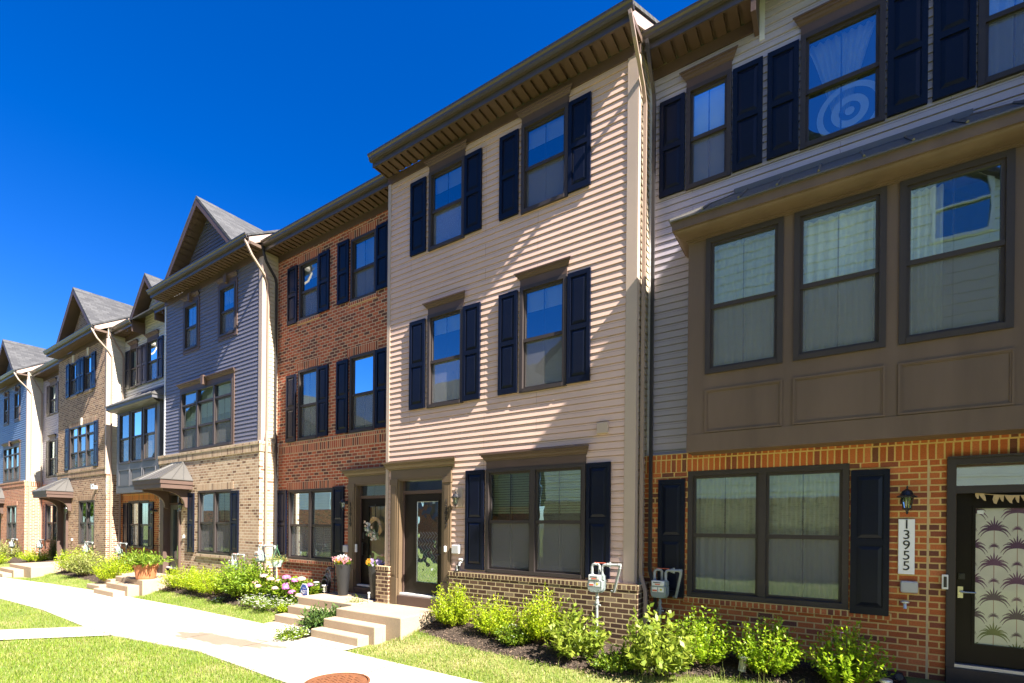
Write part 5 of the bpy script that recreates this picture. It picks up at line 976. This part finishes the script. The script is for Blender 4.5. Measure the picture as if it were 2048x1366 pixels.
# ---------------------------------------------------------------- gas meters
MET = plain('grey_meter_paint', (.21, .25, .245), .45, .1, 10, .1); PIPE = plain('grey_pipe_paint', (.28, .30, .30), .5, .1, 12, .1); RST = plain('red_print', (.62, .12, .06), .5, .05, 9); YST = plain('yellow_print', (.62, .52, .06), .5, .05, 9)
def gas_meter(label, x, y, ztop, zg, arm=.22, rz=0):
    t = thing('gas_meter', (x, y, 0), label, 'gas meter', 'gas meters along the house fronts', rz); WL[t.name] = Vector(); z = ztop - .30
    m = MB()                                    # two-lobed casting: front lobe and the deeper back lobe
    def lobe(y0, y1, hw, z0, z1, r=.06):
        P = []
        for cx, cz, a0 in ((hw - r, z1 - r * .5, 0), (-hw + r, z1 - r * .5, 90), (-hw + r * 1.3, z0 + r * 1.3, 180), (hw - r * 1.3, z0 + r * 1.3, 270)):
            for k in range(6): a = R(a0 + 90 * k / 5); rr = r * (.5 if a0 < 180 else 1.3); P.append((cx + r * math.cos(a) * (1 if a0 < 180 else 1.3), cz + rr * math.sin(a)))
        m.prism(P, y0, y1, 'y')
    lobe(-.115, -.02, .135, z - .22, z + .0); lobe(-.018, .018, .15, z - .235, z + .02); lobe(.02, .10, .135, z - .22, z + .0)
    m.box(-.145, .145, -.06, .06, z + .0, z + .075); m.tube([(-.10, 0, z + .07), (-.10, 0, z + .10)], .035, 10); m.tube([(.10, 0, z + .07), (.10, 0, z + .10)], .035, 10)
    for k in range(8): a = k * math.pi / 4; m.tube([(.125 * math.cos(a), -.12, z - .11 + .09 * math.sin(a)), (.125 * math.cos(a), -.11, z - .11 + .09 * math.sin(a))], .008, 6)
    body = m.build('meter_body', MET, t, zoff=0, bevel=.006)
    m = MB(); m.box(-.115, .095, -.125, -.045, z - .005, z + .085); m.tube([(.075, -.13, z + .04), (.075, -.118, z + .04)], .035, 12); d = m.build('index_box', plain('meter_index_white', (.66, .66, .66), .4, .05, 6) if 'meter_index_white' not in MATS else MATS['meter_index_white'], t, zoff=0, bevel=.006)
    m = MB(); m.box(-.085, .045, -.1275, -.1252, z + .045, z + .06); m.build('dial_window', BLACK, d, zoff=0); m = MB(); m.box(-.055, .035, -.1275, -.1252, z + .012, z + .032); m.build('dial_label', RST, d, zoff=0)
    m = MB(); m.box(-.105, -.015, -.1175, -.1155, z - .115, z - .03); m.box(.0, .10, -.1175, -.1155, z - .115, z - .03); l = m.build('warning_label', WHITE, body, zoff=0)
    m = MB(); m.box(-.10, -.02, -.1195, -.1178, z - .105, z - .075); m.build('red_stripe', RST, body, zoff=0); m = MB(); m.prism([(.05 + .022 * math.cos(k * 1.047), z - .07 + .022 * math.sin(k * 1.047)) for k in range(6)], -.1195, -.1178, 'y'); m.build('yellow_mark', YST, body, zoff=0)
    arc = lambda cx, cz, r, a0, a1, y=0, n=7: [(cx + r * math.cos(R(a0 + (a1 - a0) * k / n)), y, cz + r * math.sin(R(a0 + (a1 - a0) * k / n))) for k in range(n + 1)]
    m = MB(); zt = ztop - .03
    m.tube([(-.10, 0, z + .09)] + arc(-.04, zt - .055, .06, 180, 90) + [(-.0, .03, zt)] + [(.02, .05, zt - .03), (.02, .05, z + .08)], .024, 10)
    m.tube([(.10, 0, z + .09), (.10, 0, zt - .06)] + arc(.16, zt - .06, .06, 180, 90) + [(.2 + arm, .01, zt + .005)], .024, 10)
    m.tube([(.19, .0, zt), (.25, .005, zt)], .036, 10); m.tube([(.24, 0, zt - .045), (.24, 0, zt + .05)], .02, 8); m.tube([(.17 + arm, .01, zt), (.22 + arm, .01, zt)], .034, 10)
    m.tube([(.2 + arm, .01, zt), (.2 + arm, .01, zt - .05), (.2 + arm * .25, .16, z - .22), (.18, .24, z - .23)], .024, 10)
    m.tube([(-.02, .09, z - .24), (-.0, .0, z - .25), (0, 0, zg - .35)], .024, 10)
    for k, q in ((.30, .038), (.36, .03), (.40, .042), (.48, .032)): m.tube([(0, 0, z - k), (0, 0, z - k - .03)], q, 8)
    m.tube([(-.06, 0, z - .46), (.07, 0, z - .46)], .016, 8); m.build('pipes', PIPE, t, zoff=0)
    m = MB(); m.tube([(-.05, 0, zt + .03), (.16, 0, zt + .028)], .006, 5); m.build('bond_wire', RST, t, zoff=0); t.scale = (.87,) * 3; t.location.z = ztop * .13
gas_meter('grey gas meter on a post before the dark brick base, nearest the beige house corner', -3.06, 7.15, 1.64, .25)
gas_meter('grey gas meter beside the black downspout, in front of the dark shutter', -2.24, 7.70, 1.56, .3, arm=.16)
gas_meter('grey gas meter with the flower basket hanging from its pipe', -12.85, 7.35, 1.63, .3, arm=.55)
gas_meter('grey gas meter whose pipes peep over the big round bush', -14.0, 7.25, 1.36, .3, arm=.35)
gas_meter('grey gas meter below the ivory house, right one of the pair', -23.0, 7.55, 1.42, .3, arm=.6)
gas_meter('grey gas meter below the tan brick house, left one of the pair', -25.6, 7.3, 1.40, .3, arm=.6)
gas_meter('distant grey gas meter before the orange brick corner', -35.9, 7.2, 1.3, .3, arm=.8)
gas_meter('distant grey gas meter below the half hidden grey house', -33.0, 7.6, 1.32, .3, arm=.7)
t = thing('hanging_basket', (-12.10, 7.36, 1.08), 'pale green hanging flower basket with trailing yellow plants on a meter pipe', 'hanging basket'); WL[t.name] = Vector()
m = MB(); m.lathe([(.02, 0), (.10, 0), (.155, .16), (.16, .17), (.14, .16), (.02, .14)], 0, 0, 18); m.build('pot', plain('mint_plastic', (.42, .55, .47), .5, .05, 8), t, zoff=0)
m = MB(); [m.tube([(.14 * math.cos(a), .14 * math.sin(a), .16), (0, 0, .50)], .004, 4) for a in (.5, 2.6, 4.7)]; m.tube([(0, 0, .50), (.0, 0, .55), (.02, 0, .56)], .006, 5); m.build('hanger', plain('green_wire', (.12, .3, .15), .5, .05, 8), t, zoff=0)
V, F, b, c, tp = sprigs(70, .27, .27, .2, 10, .04, .018, upness=-.6, zmin=.1); V[:, 2] += .11; npmesh('foliage', V, F, VG, t)

# ---------------------------------------------------------------- small things
t = thing('yard_sign', (-10.50, 7.08, gh(-10.5, 7.08)), 'blue octagonal security yard sign with white lettering among the hydrangeas', 'yard sign'); WL[t.name] = Vector(); z0 = .36
octo = lambda r, s=1.28: [(r * math.cos(R(22.5 + 45 * k)), z0 + s * r * math.sin(R(22.5 + 45 * k))) for k in range(8)]
m = MB(); m.prism(octo(.165), -.006, .006, 'y'); m.build('sign_border', WHITE, t, zoff=0); m = MB(); m.prism(octo(.148), -.0095, -.0062, 'y'); sb = m.build('sign_face', plain('royal_blue', (.015, .06, .33), .4, .04, 6), t, zoff=0)
m = MB(); m.box(-.012, .012, .007, .02, -.15, .3); m.build('stake', WHITE, t, zoff=0)
text('lettering', 'ADT', .125, T(0, -.0105, z0 - .045 - H) @ FRONT @ Matrix.Shear('XZ', 4, (0, 0)), WHITE, sb, .001); m = MB(); m.box(-.09, .09, -.011, -.0096, z0 - .10, z0 - .088); m.box(-.06, .06, -.011, -.0096, z0 + .085, z0 + .093); m.build('small_print', WHITE, sb, zoff=0)
def solar(label, x, y, z, h=.2, r=.045, tilt=0, name='solar_light'):
    t = thing(name, (x, y, z), label, 'path light', 'solar path lights'); WL[t.name] = Vector(); t.rotation_euler = (0, R(tilt), 0)
    m = MB(); m.lathe([(.02, h), (r * 1.35, h), (r * 1.5, h - .012), (r * 1.5, h - .03), (r * 1.2, h - .035)], 0, 0, 18); m.lathe([(.02, 0), (r * 1.05, 0), (r * 1.05, .02), (.02, .022)], 0, 0, 16); m.tube([(0, 0, .0), (0, 0, -.15)], .008, 6)
    for k in range(4): a = k * 1.571 + .4; m.tube([(r * math.cos(a), r * math.sin(a), .02), (r * math.cos(a), r * math.sin(a), h - .035)], .004, 4)
    m.build('lamp_frame', LEAD, t, zoff=0); m = MB(); m.lathe([(r * .92, .022), (r * .92, h - .036)], 0, 0, 16); m.build('lens', plain('ribbed_lens', (.34, .35, .26), .25, .3, 60) if 'ribbed_lens' not in MATS else MATS['ribbed_lens'], t, zoff=0)
solar('tilted silver solar lantern on the dark mulch in front of the bright shrub', -.98, 7.12, .31, tilt=8); solar('silver solar lantern at the bottom edge by the grey landing', .54, 7.12, .27)
solar('small pale solar light left of the tall planter', -10.30, 7.5, .56, .17, .05); solar('pale solar light behind the hydrangeas below the window', -10.95, 7.72, .58, .16, .05); solar('pale solar light at the left behind the hydrangeas', -12.1, 7.8, .58, .16, .05)
solar('slim grey stake light in front of the brick pier', -8.43, 7.25, .60, .13, .022)
t = thing('spotlight', (.70, 7.55, .33), 'small black spotlight by the grey landing', 'spotlight'); WL[t.name] = Vector(); m = MB(); m.tube([(0, 0, -.1), (0, 0, .06)], .01, 6); m.tube([(0, .04, .06), (0, -.06, .10)], [.028, .04], 12); m.build('lamp_head', BLACK, t, zoff=0)
t = thing('manhole_cover', (-5.70, 4.36, .016), 'rusty round iron manhole cover in the concrete walk', 'manhole cover'); WL[t.name] = Vector()
RUST = plain('rusty_iron', (.14, .05, .017), .85, .25, 14, .4); m = MB(); m.lathe([(.01, .004), (.40, .004), (.405, -.004), (.412, -.004), (.414, .009), (.44, .009), (.445, -.02)], 0, 0, 48)
for i in range(-5, 6):
    for j in range(-5, 6):
        a, b = i * .072, j * .072
        if math.hypot(a, b) < .355: hw, hd = (.03, .012) if (i + j) % 2 else (.012, .03); m.box(a - hw, a + hw, b - hd, b + hd, .004, .011)
m.build('lid', RUST, t, zoff=0)
t = thing('wreath', (-9.22, 8.10, H - .06), 'twig door wreath with pastel flowers on the dark brown door', 'wreath'); WL[t.name] = Vector(); TW = plain('twig', (.46, .33, .18), .8, .25, 20)
m = MB()
for k in range(16):
    r_, ph, ty = .20 + rng.uniform(-.03, .03), rng.uniform(0, 6.28), rng.uniform(-.03, .02); m.tube([((r_ + .02 * math.sin(3 * a + ph)) * math.cos(a), ty + .015 * math.cos(4 * a + ph), (r_ + .02 * math.sin(3 * a + ph)) * math.sin(a)) for a in np.linspace(0, 6.283, 25)], .009, 4)
m.build('twig_ring', TW, t, zoff=0); m = MB(); m.box(-.012, .012, -.0, .01, .19, .56); m.build('hanging_ribbon', BLACK, t, zoff=0)
for fm, k in ((leafmat('peach_petal', [(.72, .50, .34), (.75, .62, .5)], .2), 16), (WF, 16), (leafmat('sage_leaf', [(.18, .26, .16), (.26, .33, .2)], .3), 26), (leafmat('slate_petal', [(.24, .32, .46), (.4, .42, .5)], .2), 10)):
    an = rng.uniform(R(150), R(305), k); rr = rng.normal(.20, .05, k); P = np.stack([rr * np.cos(an), rng.normal(-.05, .02, k), rr * np.sin(an)], 1); D_ = np.concatenate([np.tile([math.cos(a), -.35, math.sin(a)], (k, 1)) for a in np.arange(6) * 1.047]) + rng.normal(0, .2, (6 * k, 3))
    V, F = strip_leaves(6 * k, np.concatenate([P] * 6), D_, np.full(6 * k, .045), np.full(6 * k, .032), np.tile([0, -1., 0], (6 * k, 1))); tag(npmesh('flowers', V, F, fm, t), kind='stuff')
t = thing('bunting', (1.8, 7.99, H + .46), 'string of tan cloth rags hung across the top of the palm curtained door', 'bunting'); WL[t.name] = Vector(); RAG = plain('tan_cloth', (.50, .36, .19), .85, .15, 20)
zz = lambda x: .03 - .075 * (1 - (x / .55) ** 2) - .02 * x
m = MB(); m.tube([(x, 0, zz(x)) for x in np.linspace(-.55, .55, 16)], .004, 4); m.build('string', RAG, t, zoff=0); m = MB()
for k, x in enumerate((-.335, -.30, -.16, -.12, -.075, -.03, .01, .06, .10, .15, .19, .24, .29, .33, .38, .43)):
    l = .07 + .05 * ((k * 7) % 5) / 5; s = .02 * math.sin(k * 2.1); w_ = .018 + .006 * (k % 3); z1 = zz(x)
    m.prism([(x - w_, z1), (x + w_, z1), (x + w_ * .9 + s, z1 - l * .5), (x + w_ * .7 + s * 1.6, z1 - l), (x - w_ * .1 + s * 1.5, z1 - l * .9), (x - w_ * .8 + s, z1 - l * .5)], -.008 - .004 * (k % 3), -.004 - .004 * (k % 3), 'y')
m.build('rags', RAG, t, zoff=0)
t = thing('lockbox', (-6.06, 7.42, H - .80), 'small black and silver key lockbox hung on the tap of the beige house', 'lockbox'); WL[t.name] = Vector(); m = MB(); m.box(-.03, .035, -.03, .01, -.08, .04); m.tube([(-.018, -.01, .04), (-.018, -.01, .08), (.02, -.01, .08), (.02, -.01, .04)], .007, 6); m.build('case', BLACK, t, zoff=0, bevel=.006); m = MB(); m.box(-.032, -.002, -.036, -.0305, -.075, .025); m.build('key_panel', WHITE, t, zoff=0)
t = thing('hose_stand', (-10.42, 7.80, gh(-10.4, 7.8)), 'black garden hose looped over a thin black stand beside the tall planter', 'garden hose'); WL[t.name] = Vector(); m = MB(); m.tube([(.08, 0, -.05), (.08, 0, .98)], .014, 6); m.tube([(.08, 0, .75), (-.02, -.05, .78), (-.12, -.05, .76)], .02, 6); m.build('post', BLACK, t, zoff=0)
m = MB()
for k in range(6): a0 = k * .02; m.tube([(-.06 + (.09 + .012 * k) * math.sin(a) + .02 * math.sin(k), -.08 - .015 * k, .52 + (.24 + .03 * math.sin(k * 2)) * math.cos(a) - .05 * k) for a in np.linspace(0, 6.283, 22)], .021, 6)
m.tube([(0, -.1, .3), (.10, -.14, .12), (.2, -.2, .05), (.28, -.25, .02)], .012, 6); m.build('hose', BLACK, t, zoff=0)

# trees past the far end of the green, mirrored in the ground floor windows on the left
for x, y, h, lab in ((-78, -7, 9, 'leafy tree beyond the far end of the green, mirrored in the leftmost ground floor panes'), (-90, -9, 11, 'taller leafy tree beyond the far end of the green, farther left than its neighbour')):
    t = thing('tree', (x, y, 0), lab, 'tree', 'trees beyond the green'); WL[t.name] = Vector(); m = MB(); m.tube([(0, 0, -.2), (.1, 0, h * .3), (0, .1, h * .75)], [.28, .2, .06], 9); [m.tube([(.05, 0, h * .3), (1.6 * math.cos(a), 1.6 * math.sin(a), h * .6)], [.12, .03], 6) for a in (.3, 1.6, 2.9, 4.2, 5.4)]; m.build('trunk', STEM, t, zoff=0)
    V, F, b, c, tp = sprigs(420, 3.2, 3.2, h * .75, 12, .38, .22, zmin=.05); V[:, 2] += h * .25; npmesh('crown', V, F, MG, t)
